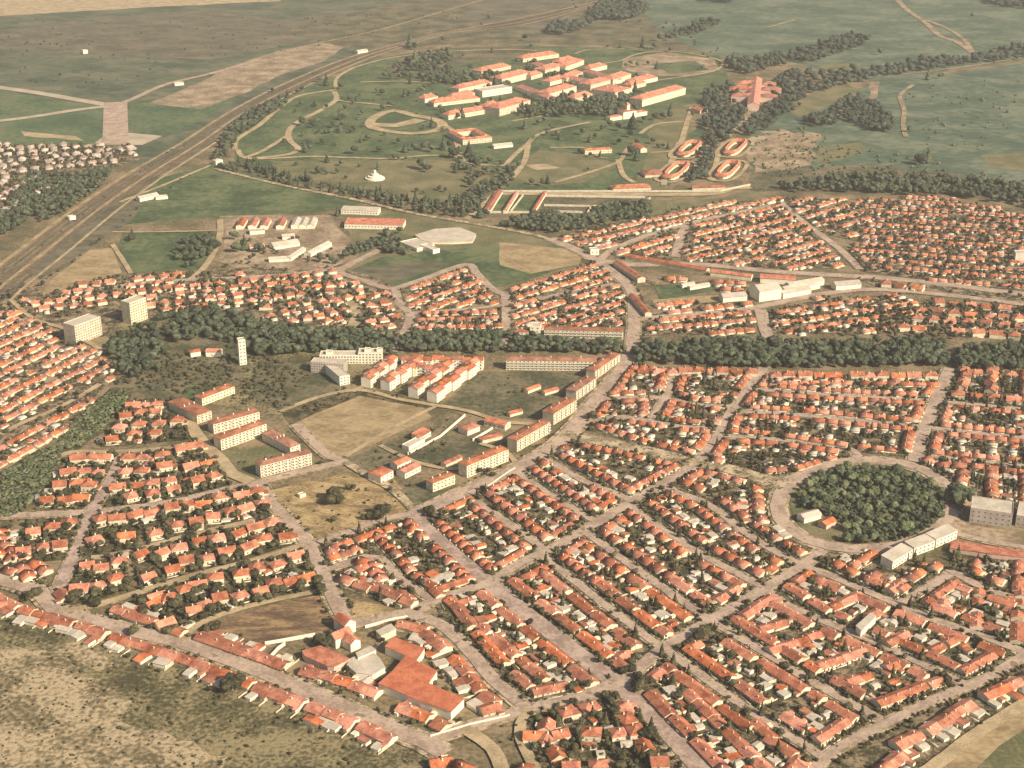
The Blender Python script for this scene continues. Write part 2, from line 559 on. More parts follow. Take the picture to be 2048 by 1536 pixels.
def offsets(g, closed, w):
    n = len(g)
    L, Rr = [], []
    for i in range(n):
        a = g[(i - 1) % n] if closed or i > 0 else g[i]
        b = g[(i + 1) % n] if closed or i < n - 1 else g[i]
        dx, dy = b[0] - a[0], b[1] - a[1]
        l = math.hypot(dx, dy) or 1
        nx, ny = -dy / l, dx / l
        L.append((g[i][0] + nx * w, g[i][1] + ny * w))
        Rr.append((g[i][0] - nx * w, g[i][1] - ny * w))
    return L, Rr


ROADS = []


def ribbon(name, pts, width, mat, closed=False, jit=0.25, z=None):
    g = smooth([P(*p) for p in pts], closed, max(6, width))
    rr = random.Random(int(width * 10) + len(g))
    L, Rr = offsets(g, closed, width / 2)
    L = [(x + rr.uniform(-jit, jit), y + rr.uniform(-jit, jit)) for x, y in L]
    Rr = [(x + rr.uniform(-jit, jit), y + rr.uniform(-jit, jit)) for x, y in Rr]
    z = nz() if z is None else z
    n = len(g)
    v = [(x, y, z) for x, y in L] + [(x, y, z) for x, y in Rr]
    fs = [(n + i, n + (i + 1) % n, (i + 1) % n, i) for i in range(n if closed else n - 1)]
    o = fin(bpy.data.objects.new(name, mesh(name, v, fs, [mat])), 'structure')
    return o


def road(pts, width=8, name='street', mat='street', side=2.2, closed=False, sidem='pave'):
    ROADS.append((pts, width, name, mat, closed, side, sidem))
    for a, b in zip(pts, pts[1:] + ([pts[0]] if closed else [])):
        ga, gb = P(*a), P(*b)
        n = max(1, int(math.dist(ga, gb) / 6))
        for i in range(n + 1):
            t = i / n
            roadpts.append((ga[0] + (gb[0] - ga[0]) * t, ga[1] + (gb[1] - ga[1]) * t, width / 2 + 0.6))


roadpts = []


class Hash:
    def __init__(self, c=16):
        self.c, self.d = c, {}

    def add(self, x, y, r=0):
        self.d.setdefault((int(x // self.c), int(y // self.c)), []).append((x, y, r))

    def near(self, x, y, r):
        a, b = int(x // self.c), int(y // self.c)
        for i in (-1, 0, 1):
            for j in (-1, 0, 1):
                for q in self.d.get((a + i, b + j), ()):
                    if (q[0] - x) ** 2 + (q[1] - y) ** 2 < (r + q[2]) ** 2:
                        return True
        return False


HH = Hash(24)      # houses
BH = Hash(24)      # large buildings, sampled
RH = Hash(24)      # roads


def inpoly(x, y, g):
    c = False
    n = len(g)
    for i in range(n):
        x1, y1 = g[i]
        x2, y2 = g[(i + 1) % n]
        if (y1 > y) != (y2 > y) and x < (x2 - x1) * (y - y1) / (y2 - y1) + x1:
            c = not c
    return c


def area(g):
    return 0.5 * sum(g[i][0] * g[(i + 1) % len(g)][1] - g[(i + 1) % len(g)][0] * g[i][1] for i in range(len(g)))


HOUSES, TREES, SHEDS, WALLS = [], [], [], []
rb = random.Random(21)


def put_house(kind, x, y, rot, block, side, sc=1.0, rmin=6.5, v=None):
    if HH.near(x, y, rmin) or BH.near(x, y, 6) or RH.near(x, y, 2.0):
        return False
    HH.add(x, y)
    HOUSES.append(dict(kind=kind, x=x, y=y, rot=rot, v=rb.randrange(NV) if v is None else v, block=block, side=side, sc=sc))
    return True


def put_tree(x, y, r, kind='round', leaf='leaf', block=None, hgt=1.0, clear=3.5, force=False):
    if not force:
        if HH.near(x, y, clear + 0.25 * r) or BH.near(x, y, r * 0.6) or RH.near(x, y, -1.0):
            return
    TREES.append(dict(x=x, y=y, r=r, kind=kind, leaf=leaf, block=block, hgt=hgt))


def side_name(dx, dy):
    v = 'upper' if dy < 0 else 'lower'
    h = 'left' if dx < 0 else 'right'
    if abs(dx) > 2.2 * abs(dy):
        return h
    if abs(dy) > 1.2 * abs(dx):
        return v
    return v + '-' + h


BLOCKS = []


def block(pts, name, kind='terrace', L=None, setb=8.0, sc=1.0, gap=0.5, trees=1.0, sheds=1.0, skip=(), gm='garden', mid=False, rowgap=26, run=(2, 4)):
    BLOCKS.append((pts, name, kind, L, setb, sc, gap, trees, sheds, skip, gm, mid, rowgap, run))


def do_block(pts, name, kind, L, setb, sc, gap, trees, sheds, skip, gm, mid, rowgap, run):
    g = [P(*p) for p in pts]
    if area(g) < 0:
        g = g[::-1]
        pts = pts[::-1]
        skip = [(len(pts) - 2 - s) % len(pts) for s in skip]
    n = len(g)
    cxp = sum(p[0] for p in pts) / n
    cyp = sum(p[1] for p in pts) / n
    lens = [math.dist(g[i], g[(i + 1) % n]) for i in range(n)]
    order = sorted(range(n), key=lambda i: -lens[i])
    for i in order:
        if i in skip:
            continue
        a, b = g[i], g[(i + 1) % n]
        l = lens[i]
        dx, dy = (b[0] - a[0]) / l, (b[1] - a[1]) / l
        nx, ny = -dy, dx          # inward for CCW
        rot = math.atan2(dy, dx)
        long_ = l > 0.8 * max(lens[i - 1], lens[(i + 1) % n])
        off = setb + 4.6 * sc
        tc = off - 2 if not long_ else 8

        def sharp(j):
            p, q, r_ = g[(j - 1) % n], g[j % n], g[(j + 1) % n]
            a1, a2 = math.atan2(q[1] - p[1], q[0] - p[0]), math.atan2(r_[1] - q[1], r_[0] - q[0])
            return abs((a2 - a1 + math.pi) % (2 * math.pi) - math.pi) > 0.6
        t = tc if sharp(i) else 1.0
        end = l - (tc if sharp(i + 1) else 1.0)
        left = rb.randint(*run)
        vrun = None
        pa, pb = pts[i], pts[(i + 1) % n]
        sd = side_name((pa[0] + pb[0]) / 2 - cxp, (pa[1] + pb[1]) / 2 - cyp)
        while True:
            if vrun is None or kind != 'terrace':
                vrun = rb.randrange(NV)
            v = vrun
            LL = VAR[kind][v]['L'] * sc + 0.1
            if t + LL > end:
                break
            jx = rb.uniform(-.5, .5) if kind == 'detached' else rb.choice([0, 0, 0.4, -0.3])
            if left != 1 and kind == 'terrace':
                jx = 0
            cx_ = a[0] + dx * (t + LL / 2) + nx * (off + jx)
            cy_ = a[1] + dy * (t + LL / 2) + ny * (off + jx)
            if inpoly(cx_, cy_, g) and put_house(kind, cx_, cy_, rot + rb.uniform(-.02, .02), name, sd, sc, 6.3 * sc + 1.2, v=v):
                if rb.random() < 0.75 * trees:      # front hedge and bushes
                    q = rb.uniform(-.4, .4) * LL
                    put_tree(cx_ - nx * (off - setb * .45) + dx * q, cy_ - ny * (off - setb * .45) + dy * q, rb.uniform(1.0, 1.9), 'bush', 'leaf', name, clear=2)
                if rb.random() < 0.5 * trees:
                    q = rb.uniform(-.45, .45) * LL
                    put_tree(cx_ - nx * (6.2) + dx * q, cy_ - ny * 6.2 + dy * q, rb.uniform(0.9, 1.5), 'bush', 'leaf', name, clear=2)
                if rb.random() < 0.65 * sheds:       # outbuilding behind
                    q, bk = rb.uniform(-.35, .35) * LL, rb.uniform(8.5, 14)
                    SHEDS.append((cx_ + nx * bk + dx * q, cy_ + ny * bk + dy * q, rot, rb.uniform(2.2, 4.5), rb.uniform(2, 4), rb.uniform(2.0, 2.7), name))
                if rb.random() < 0.7:
                    WALLS.append((cx_ + dx * LL / 2 + nx * 5.0, cy_ + dy * LL / 2 + ny * 5.0, math.atan2(ny, nx), rb.uniform(5, 12)))
                if rb.random() < 0.5:
                    WALLS.append((cx_ - dx * LL / 2 - nx * (off - 4.5), cy_ - dy * LL / 2 - ny * (off - 4.5), rot, LL * 0.9))
            t += LL + (gap if kind == 'detached' else 0)
            left -= 1
            if left <= 0:
                t += rb.uniform(2.2, 4.6) if kind == 'terrace' else 0
                left = rb.randint(*run)
                vrun = None
            if kind == 'detached':
                t += rb.uniform(3, 6)
    if mid:                           # more rows inside a deep block, parallel to its longest side
        i = order[0]
        a, b = g[i], g[(i + 1) % n]
        fill(g, name, math.atan2(b[1] - a[1], b[0] - a[0]), rowgap, kind, sc, trees, sheds, ground=True)
    # back gardens
    A = abs(area(g))
    xs, ys = [p[0] for p in g], [p[1] for p in g]
    for _ in range(int(A / 17 * trees)):
        x, y = rb.uniform(min(xs), max(xs)), rb.uniform(min(ys), max(ys))
        if not inpoly(x, y, g):
            continue
        r = rb.choice([1.1, 1.3, 1.6, 1.9, 2.3, 2.8, 3.3])
        put_tree(x, y, r, 'bush' if r < 1.7 else rb.choice(['round', 'round', 'round', 'cone']), 'leaf', name, clear=4.5)
    # hedge lines behind the pavements
    for i in range(n):
        p_, q_ = g[i], g[(i + 1) % n]
        l = lens[i]
        nn = int(l / 1.7)
        nx, ny = -(q_[1] - p_[1]) / l, (q_[0] - p_[0]) / l
        for j in range(nn):
            if rb.random() < 0.3:
                continue
            t = (j + rb.random()) / nn
            o_ = rb.uniform(4.8, 6.2)
            while o_ < 14 and RH.near(p_[0] + (q_[0] - p_[0]) * t + nx * o_, p_[1] + (q_[1] - p_[1]) * t + ny * o_, 0.6):
                o_ += 0.8
            put_tree(p_[0] + (q_[0] - p_[0]) * t + nx * o_, p_[1] + (q_[1] - p_[1]) * t + ny * o_, rb.uniform(.9, 1.9), 'bush', 'leaf', name, clear=3.0)


def fill(pts, name, direction, rowgap, kind='terrace', sc=1.0, trees=1.0, sheds=1.0, ground=False, keep=0.93, alt=True, L0=None):
    """rows of houses over a polygon, every second gap a garden, every other one a lane"""
    g = pts if ground else [P(*p) for p in pts]
    if not isinstance(direction, float):
        a, b = P(*direction[0]), P(*direction[1])
        direction = math.atan2(b[1] - a[1], b[0] - a[0])
    c, s = math.cos(direction), math.sin(direction)
    U = [x * c + y * s for x, y in g]
    V_ = [-x * s + y * c for x, y in g]
    v = min(V_) + rowgap * 0.35
    k = 0
    while v < max(V_):
        u = min(U) + rb.uniform(0, 8)
        left = rb.randint(2, 6)
        while u < max(U):
            vi = rb.randrange(NV)
            LL = VAR[kind][vi]['L'] * sc + .1
            uu = u + LL / 2
            x, y = uu * c - v * s, uu * s + v * c
            fl = (k % 2 == 0)
            if inpoly(x, y, g) and rb.random() < keep:
                if put_house(kind, x, y, direction + (0 if fl else math.pi) + (rb.uniform(-.35, .35) if kind == 'detached' else 0), name, f'line{k}', sc, 6.3 * sc + 1, v=vi):
                    f = 1 if fl else -1
                    if rb.random() < 0.6 * sheds:
                        q, bk = rb.uniform(-.4, .4) * LL, rb.uniform(7.5, 11)
                        SHEDS.append((x + c * q - s * bk * f, y + s * q + c * bk * f, direction, rb.uniform(2.2, 4.5), rb.uniform(2, 4), rb.uniform(2, 2.7), name))
                    if rb.random() < 0.5:
                        WALLS.append((x + s * 6 * f, y - c * 6 * f, direction, LL * 0.9))
            u += LL
            left -= 1
            if kind == 'detached':
                u += rb.uniform(3, 8)
            elif left <= 0:
                u += rb.uniform(2, 5)
                left = rb.randint(2, 6)
        v += rowgap * (1.12 if (k % 2 == 0 and alt) else 0.88)
        k += 1
    if not ground:
        A = abs(area(g))
        xs, ys = [p[0] for p in g], [p[1] for p in g]
        for _ in range(int(A / 38 * trees)):
            x, y = rb.uniform(min(xs), max(xs)), rb.uniform(min(ys), max(ys))
            if inpoly(x, y, g):
                r = rb.choice([1.3, 1.7, 2.2, 2.8, 3.5])
                put_tree(x, y, r, 'bush' if r < 1.7 else 'round', 'leaf', name, clear=4.4)


def grid(quad, rows, cols, name, sc=1.0, trees=1.0, rotj=0.3, miss=0.05, kind='detached', twist=0.0):
    """detached houses standing in rows and columns of plots"""
    a, b, c, d = [P(*p) for p in quad]     # upper-left, upper-right, lower-right, lower-left
    g = [a, b, c, d]
    for r in range(rows):
        for q in range(cols):
            if rb.random() < miss:
                continue
            tu, tv = (q + .5 + rb.uniform(-.13, .13)) / cols, (r + .5 + rb.uniform(-.13, .13)) / rows
            x = (a[0] * (1 - tu) + b[0] * tu) * (1 - tv) + (d[0] * (1 - tu) + c[0] * tu) * tv
            y = (a[1] * (1 - tu) + b[1] * tu) * (1 - tv) + (d[1] * (1 - tu) + c[1] * tu) * tv
            rot = math.atan2(b[1] - a[1], b[0] - a[0]) + rb.uniform(-rotj, rotj) + twist
            if put_house(kind, x, y, rot, name, f'row{r}', sc, 8):
                for _ in range(3):
                    aa = rb.uniform(0, 6.28)
                    put_tree(x + math.cos(aa) * rb.uniform(8, 11), y + math.sin(aa) * rb.uniform(8, 11), rb.uniform(2.2, 4.2), 'round', 'leaf', name, clear=5.0)
                if rb.random() < 0.45:
                    aa = rb.uniform(0, 6.28)
                    SHEDS.append((x + math.cos(aa) * 10.5, y + math.sin(aa) * 10.5, rot, rb.uniform(2.2, 4), rb.uniform(2, 3.5), rb.uniform(2, 2.6), name))
                if rb.random() < 0.8:
                    WALLS.append((x + 7 * math.sin(rot), y - 8 * math.cos(rot), rot, 12))
    hv = math.dist(a, d)
    for q in range(cols + 1):
        for j in range(int(hv / 2.3)):
            if rb.random() < .25:
                continue
            tu, tv = q / cols, (j + rb.random()) / int(hv / 2.3)
            x = (a[0] * (1 - tu) + b[0] * tu) * (1 - tv) + (d[0] * (1 - tu) + c[0] * tu) * tv + rb.uniform(-.8, .8)
            y = (a[1] * (1 - tu) + b[1] * tu) * (1 - tv) + (d[1] * (1 - tu) + c[1] * tu) * tv
            put_tree(x, y, rb.uniform(1.3, 2.6), rb.choice(['bush', 'round']), 'leaf', name, clear=4.2)
    A = abs(area(g))
    xs, ys = [p[0] for p in g], [p[1] for p in g]
    for _ in range(int(A / 24 * trees)):
        x, y = rb.uniform(min(xs), max(xs)), rb.uniform(min(ys), max(ys))
        if inpoly(x, y, g):
            r = rb.choice([1.4, 1.8, 2.4, 3.0, 3.8])
            put_tree(x, y, r, 'bush' if r < 1.7 else 'round', 'leaf', name, clear=5.0)


def row(pts, name, kind='terrace', sc=1.0, z=3.5, jog=0.4, trees=0.5, sheds=0.9, back=1, gap_p=0.15):
    """houses strung along one line traced on their ridges"""
    g = [P(px, py, z) for px, py in pts]
    carry = 0.0
    for a, b in zip(g, g[1:]):
        l = math.dist(a, b)
        dx, dy = (b[0] - a[0]) / l, (b[1] - a[1]) / l
        nx, ny = dy * back, -dx * back
        rot = math.atan2(dy, dx) + (math.pi if back > 0 else 0)
        t = max(0.0, carry)
        while True:
            v = rb.randrange(NV)
            LL = VAR[kind][v]['L'] * sc + .1
            if t + LL / 2 > l:
                carry = t - l
                break
            j = rb.uniform(-jog, jog)
            x, y = a[0] + dx * (t + LL / 2) + nx * j, a[1] + dy * (t + LL / 2) + ny * j
            if put_house(kind, x, y, rot, name, 'row', sc, 4.8 * sc, v=v):
                if rb.random() < sheds:
                    q, bk = rb.uniform(-.4, .4) * LL, rb.uniform(7, 11)
                    SHEDS.append((x + dx * q + nx * bk, y + dy * q + ny * bk, rot + rb.uniform(-.1, .1), rb.uniform(2, 4.2), rb.uniform(3, 6), rb.uniform(2.0, 2.8), name))
                if rb.random() < trees:
                    q, bk = rb.uniform(-.5, .5) * LL, rb.choice([-7.5, 13, 16])
                    put_tree(x + dx * q + nx * bk, y + dy * q + ny * bk, rb.uniform(1.3, 2.8), 'round', 'leaf', name, clear=4.5)
                if rb.random() < 0.8:
                    WALLS.append((x + dx * LL / 2 + nx * 9, y + dy * LL / 2 + ny * 9, math.atan2(ny, nx), 10))
            t += LL
            if rb.random() < gap_p:
                t += rb.uniform(2, 5)


# ------------------------------------------------------------------ bigger buildings
BUILD = []


def make_building(name, label, cat, A, B, masses, group=None, wall='wall_white', z=0.0, swap=False):
    """A->B: foot of the front wall in the photo, left to right. masses: dicts with local x0,y0,x1,y1 (m; y away from the viewer), h, roof, rise, floors, win (spacing)"""
    a, b = P(*A), P(*B)
    L = math.dist(a, b)
    rot = math.atan2(b[1] - a[1], b[0] - a[0])
    root = bpy.data.objects.new(name, None)
    root.location = (a[0], a[1], 0)
    root.rotation_euler = (0, 0, rot)
    root.empty_display_size = 2
    fin(root, None, label, cat, group)
    c, s = math.cos(rot), math.sin(rot)
    for m in masses:
        x0, y0, x1, y1 = m.get('x0', 0), m.get('y0', 0), m.get('x1', L), m.get('y1', 12)
        if x1 <= 0:
            x1 += L
        h = m['h']
        rf = m.get('roof', 'hip')
        ms = m.get('rise', 0.2 * min(x1 - x0, y1 - y0))
        gW, gR = G(), G()
        zb = m.get('z0', -0.5)
        if rf == 'gable':
            gW.gablewall(x0, y0, x1, y1, h, ms, z0=zb)
            gR.gableroof(x0, y0, x1, y1, h, ms, ov=.5, ox=.3, th=.25)
        elif rf == 'gabley':          # ridge runs away from the viewer
            t = G()
            t.gablewall(y0, -x1, y1, -x0, h, ms, z0=zb)
            gW.faces([(-q[1], q[0], q[2]) for q in t.v], t.f)
            t = G()
            t.gableroof(y0, -x1, y1, -x0, h, ms, ov=.5, ox=.3, th=.25)
            gR.faces([(-q[1], q[0], q[2]) for q in t.v], t.f)
        elif rf == 'hip':
            gW.box(x0, y0, zb, x1, y1, h)
            gR.hiproof(x0, y0, x1, y1, h, ms, ov=.5)
        elif rf == 'shed':
            vs = [(x0, y0, zb), (x1, y0, zb), (x1, y1, zb), (x0, y1, zb), (x0, y0, h), (x1, y0, h), (x1, y1, h + ms), (x0, y1, h + ms)]
            gW.faces(vs, [(0, 1, 5, 4), (1, 2, 6, 5), (2, 3, 7, 6), (3, 0, 4, 7)])
            q = [(x0 - .3, y0 - .4, h + .02), (x1 + .3, y0 - .4, h + .02), (x1 + .3, y1 + .3, h + ms + .02), (x0 - .3, y1 + .3, h + ms + .02)]
            gR.faces(q + [(u, v, w_ + .25) for u, v, w_ in q], [(4, 5, 6, 7), (0, 1, 5, 4), (1, 2, 6, 5), (2, 3, 7, 6), (3, 0, 4, 7), (3, 2, 1, 0)])
        else:
            gW.box(x0, y0, zb, x1, y1, h)
            gR.box(x0 + .3, y0 + .3, h - .2, x1 - .3, y1 - .3, h + .06)
            gW.box(x0, y0, h + .002, x1, y0 + .28, h + .6)
            gW.box(x0, y1 - .28, h + .002, x1, y1, h + .6)
            gW.box(x0, y0 + .282, h + .002, x0 + .28, y1 - .282, h + .598)
            gW.box(x1 - .28, y0 + .282, h + .002, x1, y1 - .282, h + .598)
        tn = rb.random()
        wm = M[m.get('wall', wall)]
        o = bpy.data.objects.new('wall', mesh('wall', gW.v, gW.f, [wm], None, [tn] * len(gW.f)))
        fin(o, parent=root)
        rm = M[m.get('rm', 'roof' if rf != 'flat' else 'roof_pale')]
        ro = bpy.data.objects.new('roof', mesh('roof', gR.v, gR.f, [rm], None, [m.get('rt', tn)] * len(gR.f)))
        fin(ro, parent=root)
        fl = m.get('floors', 0)
        if m.get('chim'):
            for k in range(m['chim']):
                gc = G()
                xx = x0 + (x1 - x0) * (k + .5) / m['chim']
                yy = (y0 + y1) / 2 + .8
                gc.box(xx - .5, yy - .5, h + .3, xx + .5, yy + .5, h + ms + 1.2)
                fin(bpy.data.objects.new('chimney', mesh('chimney', gc.v, gc.f, [M['wall']], None, [.5] * len(gc.f))), parent=ro)
        if fl:
            fh = (h - 0.4 - max(zb, 0)) / fl
            sp = m.get('win', 3.6)
            nb = max(1, int((x1 - x0 - 1.2) / sp))
            bal = m.get('bal', 0)
            gb = G()
            gb.box(-1.5, -1.15, -0.1, 1.5, -0.012, 0.06, 0, True)
            gb.box(-1.5, -1.15, 0.062, 1.5, -1.03, 0.98, 0, True)
            mb = mesh('balcony', gb.v, gb.f, [M['frame']], gb.mi)
            ws = m.get('ws', (1.35, 1.0, 1.1))
            for f in range(fl):
                zz = max(zb, 0) + f * fh + fh * 0.55
                for k in range(nb):
                    xx = x0 + (x1 - x0) * (k + .5) / nb
                    o = bpy.data.objects.new('window', ME_WIN)
                    o.location = (xx, y0 - 0.01, zz)
                    o.scale = (ws[0], 1, ws[1])
                    fin(o, parent=root)
                    if bal and f > 0 and (k % bal) == bal - 1:
                        o = bpy.data.objects.new('balcony', mb)
                        o.location = (xx, y0 - 0.005, zz - fh * .45)
                        fin(o, parent=root)
                if m.get('side', 1):
                    ns = max(1, int((y1 - y0) / 5.5))
                    for k in range(ns):
                        yy = y0 + (y1 - y0) * (k + .5) / ns
                        for sx, rz in ((x1 + 0.01, math.pi / 2), (x0 - 0.01, -math.pi / 2)):
                            if (rz > 0) == (m.get('side', 1) == 1):
                                o = bpy.data.objects.new('window', ME_WIN)
                                o.location = (sx, yy, zz)
                                o.rotation_euler = (0, 0, rz)
                                fin(o, parent=root)
        # keep other things off
        nx_, ny_ = max(1, int((x1 - x0) / 8)), max(1, int((y1 - y0) / 8))
        for i in range(nx_ + 1):
            for j in range(ny_ + 1):
                u, v = x0 + (x1 - x0) * i / nx_, y0 + (y1 - y0) * j / ny_
                BH.add(a[0] + u * c - v * s, a[1] + u * s + v * c, 4.0)
    return root


def simple(name, label, cat, A, B, depth, h, roof='hip', floors=0, group=None, **k):
    m = dict(y1=depth, h=h, roof=roof, floors=floors)
    wl = k.pop('wall', 'wall_white')
    m.update(k)
    return make_building(name, label, cat, A, B, [m], group, wl)


def prism(name, label, cat, pts, h, mat, wallm='wall', z0=-0.5, parent=None, group=None, pz=None):
    """pts trace the roof edge in the photo at height h"""
    g = [P(px, py, h if pz is None else pz) for px, py in pts]
    if area(g) < 0:
        g = g[::-1]
    cx_ = sum(p[0] for p in g) / len(g)
    cy_ = sum(p[1] for p in g) / len(g)
    n = len(g)
    v = [Vector((x - cx_, y - cy_, z0)) for x, y in g] + [Vector((x - cx_, y - cy_, h)) for x, y in g]
    root = bpy.data.objects.new(name, mesh(name, v, [(i, (i + 1) % n, n + (i + 1) % n, n + i) for i in range(n)], [M[wallm]], None, [.5] * n))
    root.location = (cx_, cy_, 0)
    fin(root, None, label, cat, group)
    o = offsets(g, True, -0.35)[0]
    vr = [Vector((x - cx_, y - cy_, h + .01)) for x, y in o]
    tr = []
    for a, b, c in tessellate_polygon([vr]):
        q = (vr[b] - vr[a]).cross(vr[c] - vr[a])
        tr.append((a + n, b + n, c + n) if q.z > 0 else (c + n, b + n, a + n))
    vs = vr + [x + Vector((0, 0, .3)) for x in vr]
    fin(bpy.data.objects.new('roof', mesh('roof', vs, tr + [(i, (i + 1) % n, n + (i + 1) % n, n + i) for i in range(n)], [M[mat]], None, [.5] * (len(tr) + n))), parent=root)
    x0, x1 = min(p[0] for p in g), max(p[0] for p in g)
    y0, y1 = min(p[1] for p in g), max(p[1] for p in g)
    x = x0
    while x <= x1:
        y = y0
        while y <= y1:
            if inpoly(x, y, g):
                BH.add(x, y, 4)
            y += 6
        x += 6
    return root


def line_trees(pts, off, gapm, name, r=(1.2, 2.6), p=0.7):
    """bushes and small trees strung along both sides of a road"""
    g = smooth([P(*q) for q in pts], False, 6)
    for sgn in (-1, 1):
        s = 0
        o = offsets(g, False, sgn * off)[0]
        for u, v in zip(o, o[1:]):
            l = math.dist(u, v)
            k = 0
            while k < l:
                if rb.random() < p:
                    x, y = u[0] + (v[0] - u[0]) * k / l + rb.uniform(-1, 1), u[1] + (v[1] - u[1]) * k / l + rb.uniform(-1, 1)
                    rad = rb.uniform(*r)
                    if not HH.near(x, y, 3.2) and not BH.near(x, y, rad):
                        TREES.append(dict(x=x, y=y, r=rad, kind='bush' if rad < 1.8 else 'round', leaf='leaf', block=name, hgt=1.0))
                k += gapm * rb.uniform(.6, 1.5)


def wall_line(pts, h, label, th=0.5, mat='wallgarden', name='boundary_wall', group=None, cat='wall'):
    g = [P(*p) for p in pts]
    L, Rr = offsets(g, False, th / 2)
    n = len(g)
    o = g[0]
    v = []
    for z in (-.3, h):
        v += [(x - o[0], y - o[1], z) for x, y in L] + [(x - o[0], y - o[1], z) for x, y in Rr]
    fs = []
    for i in range(n - 1):
        fs += [(n + i, n + i + 1, 3 * n + i + 1, 3 * n + i), (i + 1, i, 2 * n + i, 2 * n + i + 1), (3 * n + i, 3 * n + i + 1, 2 * n + i + 1, 2 * n + i)]
    fs += [(0, n, 3 * n, 2 * n), (2 * n - 1, n - 1, 3 * n - 1, 4 * n - 1)]
    ob = bpy.data.objects.new(name, mesh(name, v, fs, [M[mat]]))
    ob.location = (o[0], o[1], 0)
    return fin(ob, None, label, cat, group)


def wood(pts, label, leaf='leaf_dark', r=(3.5, 6), dens=28.0, kind=('round',), name='tree_belt', hgt=1.0, seed=5):
    g = [P(*p) for p in pts]
    rr = random.Random(seed + int(abs(g[0][0])))
    A = abs(area(g))
    xs, ys = [p[0] for p in g], [p[1] for p in g]
    B_ = Big()
    cnt = 0
    for _ in range(int(A / dens * 2.2)):
        x, y = rr.uniform(min(xs), max(xs)), rr.uniform(min(ys), max(ys))
        if not inpoly(x, y, g) or cnt > A / dens:
            continue
        cnt += 1
        s = rr.uniform(*r)
        if BH.near(x, y, s * .7):
            continue
        T = TREE[rr.choice(kind)][rr.randrange(5)]['T']
        B_.add(T, x, y, 0, rr.uniform(0, 6.28), (s, s, s * hgt * rr.uniform(.75, 1.15)), rr.random())
    o = B_.build(name, [M[leaf]])
    if o:
        fin(o, 'stuff', label, None)
    return o


# ================================================================== THE PLACE
# ---- ground sheets, far to near
patch('ground', [(-6500, -600), (6500, -600), (6500, 12000), (-6500, 12000)], M['ground'], z=0.0, ground=True)
patch('field', [(-400, -180), (1000, -180), (900, 20), (760, 100), (640, 150), (480, 240), (300, 345), (180, 285), (-400, 300)], M['airgrass'], 6, 60)
patch('field', [(-60, -60), (610, -60), (560, 2), (300, 14), (0, 32), (-60, 34)], M['sand'], 5, 60)
patch('field', [(0, 60), (160, 40), (420, 20), (560, 40), (700, 20), (860, 30), (640, 78), (420, 120), (200, 110), (0, 100)], M['brown'], 8, 50)
patch('field', [(-60, 172), (190, 212), (-60, 250)], M['airgreen'], 3)
patch('field', [(-60, 254), (215, 215), (215, 285), (180, 290), (40, 288), (-60, 290)], M['airgreen'], 3)
patch('field', [(245, 210), (300, 205), (420, 190), (470, 200), (400, 240), (330, 275), (245, 265)], M['airgreen'], 3)
patch('field', [(300, 206), (380, 172), (470, 130), (560, 100), (640, 85), (692, 93), (640, 125), (560, 150), (480, 190), (400, 218)], M['bare'], 4, 30)
patch('field', [(40, 262), (150, 272), (170, 282), (50, 272)], M['sand'], 3)
patch('field', [(560, 60), (900, -20), (1100, -60), (1500, -60), (1490, 60), (1440, 120), (1200, 90), (1040, 85), (960, 80), (860, 90), (760, 100), (690, 95)], M['parched'], 8, 60)
patch('field', [(860, -40), (1060, -50), (1160, 0), (1100, 60), (960, 60)], M['brown'], 8, 60)
patch('meadow', [(1180, -80), (2500, -80), (2500, 130), (2048, 120), (1900, 140), (1780, 170), (1560, 120), (1450, 110), (1400, 90), (1350, 70), (1300, 40)], M['meadow'], 6, 60)
patch('meadow', [(1500, 250), (1560, 200), (1700, 180), (1800, 160), (2100, 120), (2500, 130), (2500, 480), (2048, 400), (1850, 385), (1560, 380), (1500, 330)], M['meadow'], 6, 60)
patch('field', [(1500, 275), (1560, 258), (1640, 268), (1620, 330), (1560, 350), (1510, 345)], M['bare'], 12, 14)
patch('field', [(1630, 295), (1720, 285), (1740, 300), (1640, 330)], M['lawn_dry'], 3)
patch('field', [(1590, 200), (1690, 165), (1720, 185), (1650, 215), (1600, 235), (1560, 215)], M['lawn_dry'], 4, 30)
patch('field', [(1740, 165), (1758, 163), (1752, 202), (1738, 208)], M['bare'], 2)
patch('field', [(1640, 130), (1730, 125), (1700, 150), (1640, 152)], M['lawn_dry'], 4)
patch('field', [(1310, 52), (1520, 40), (1700, 66), (1500, 112), (1440, 116), (1350, 80)], M['meadow'], 6, 40)
patch('field', [(1960, 310), (2100, 300), (2100, 345), (1980, 335)], M['lawn_dry'], 4)
patch('field', [(1500, 345), (1700, 330), (1900, 345), (2048, 372), (2200, 400), (2200, 430), (2048, 405), (1850, 385), (1500, 382)], M['parched'], 4, 40)
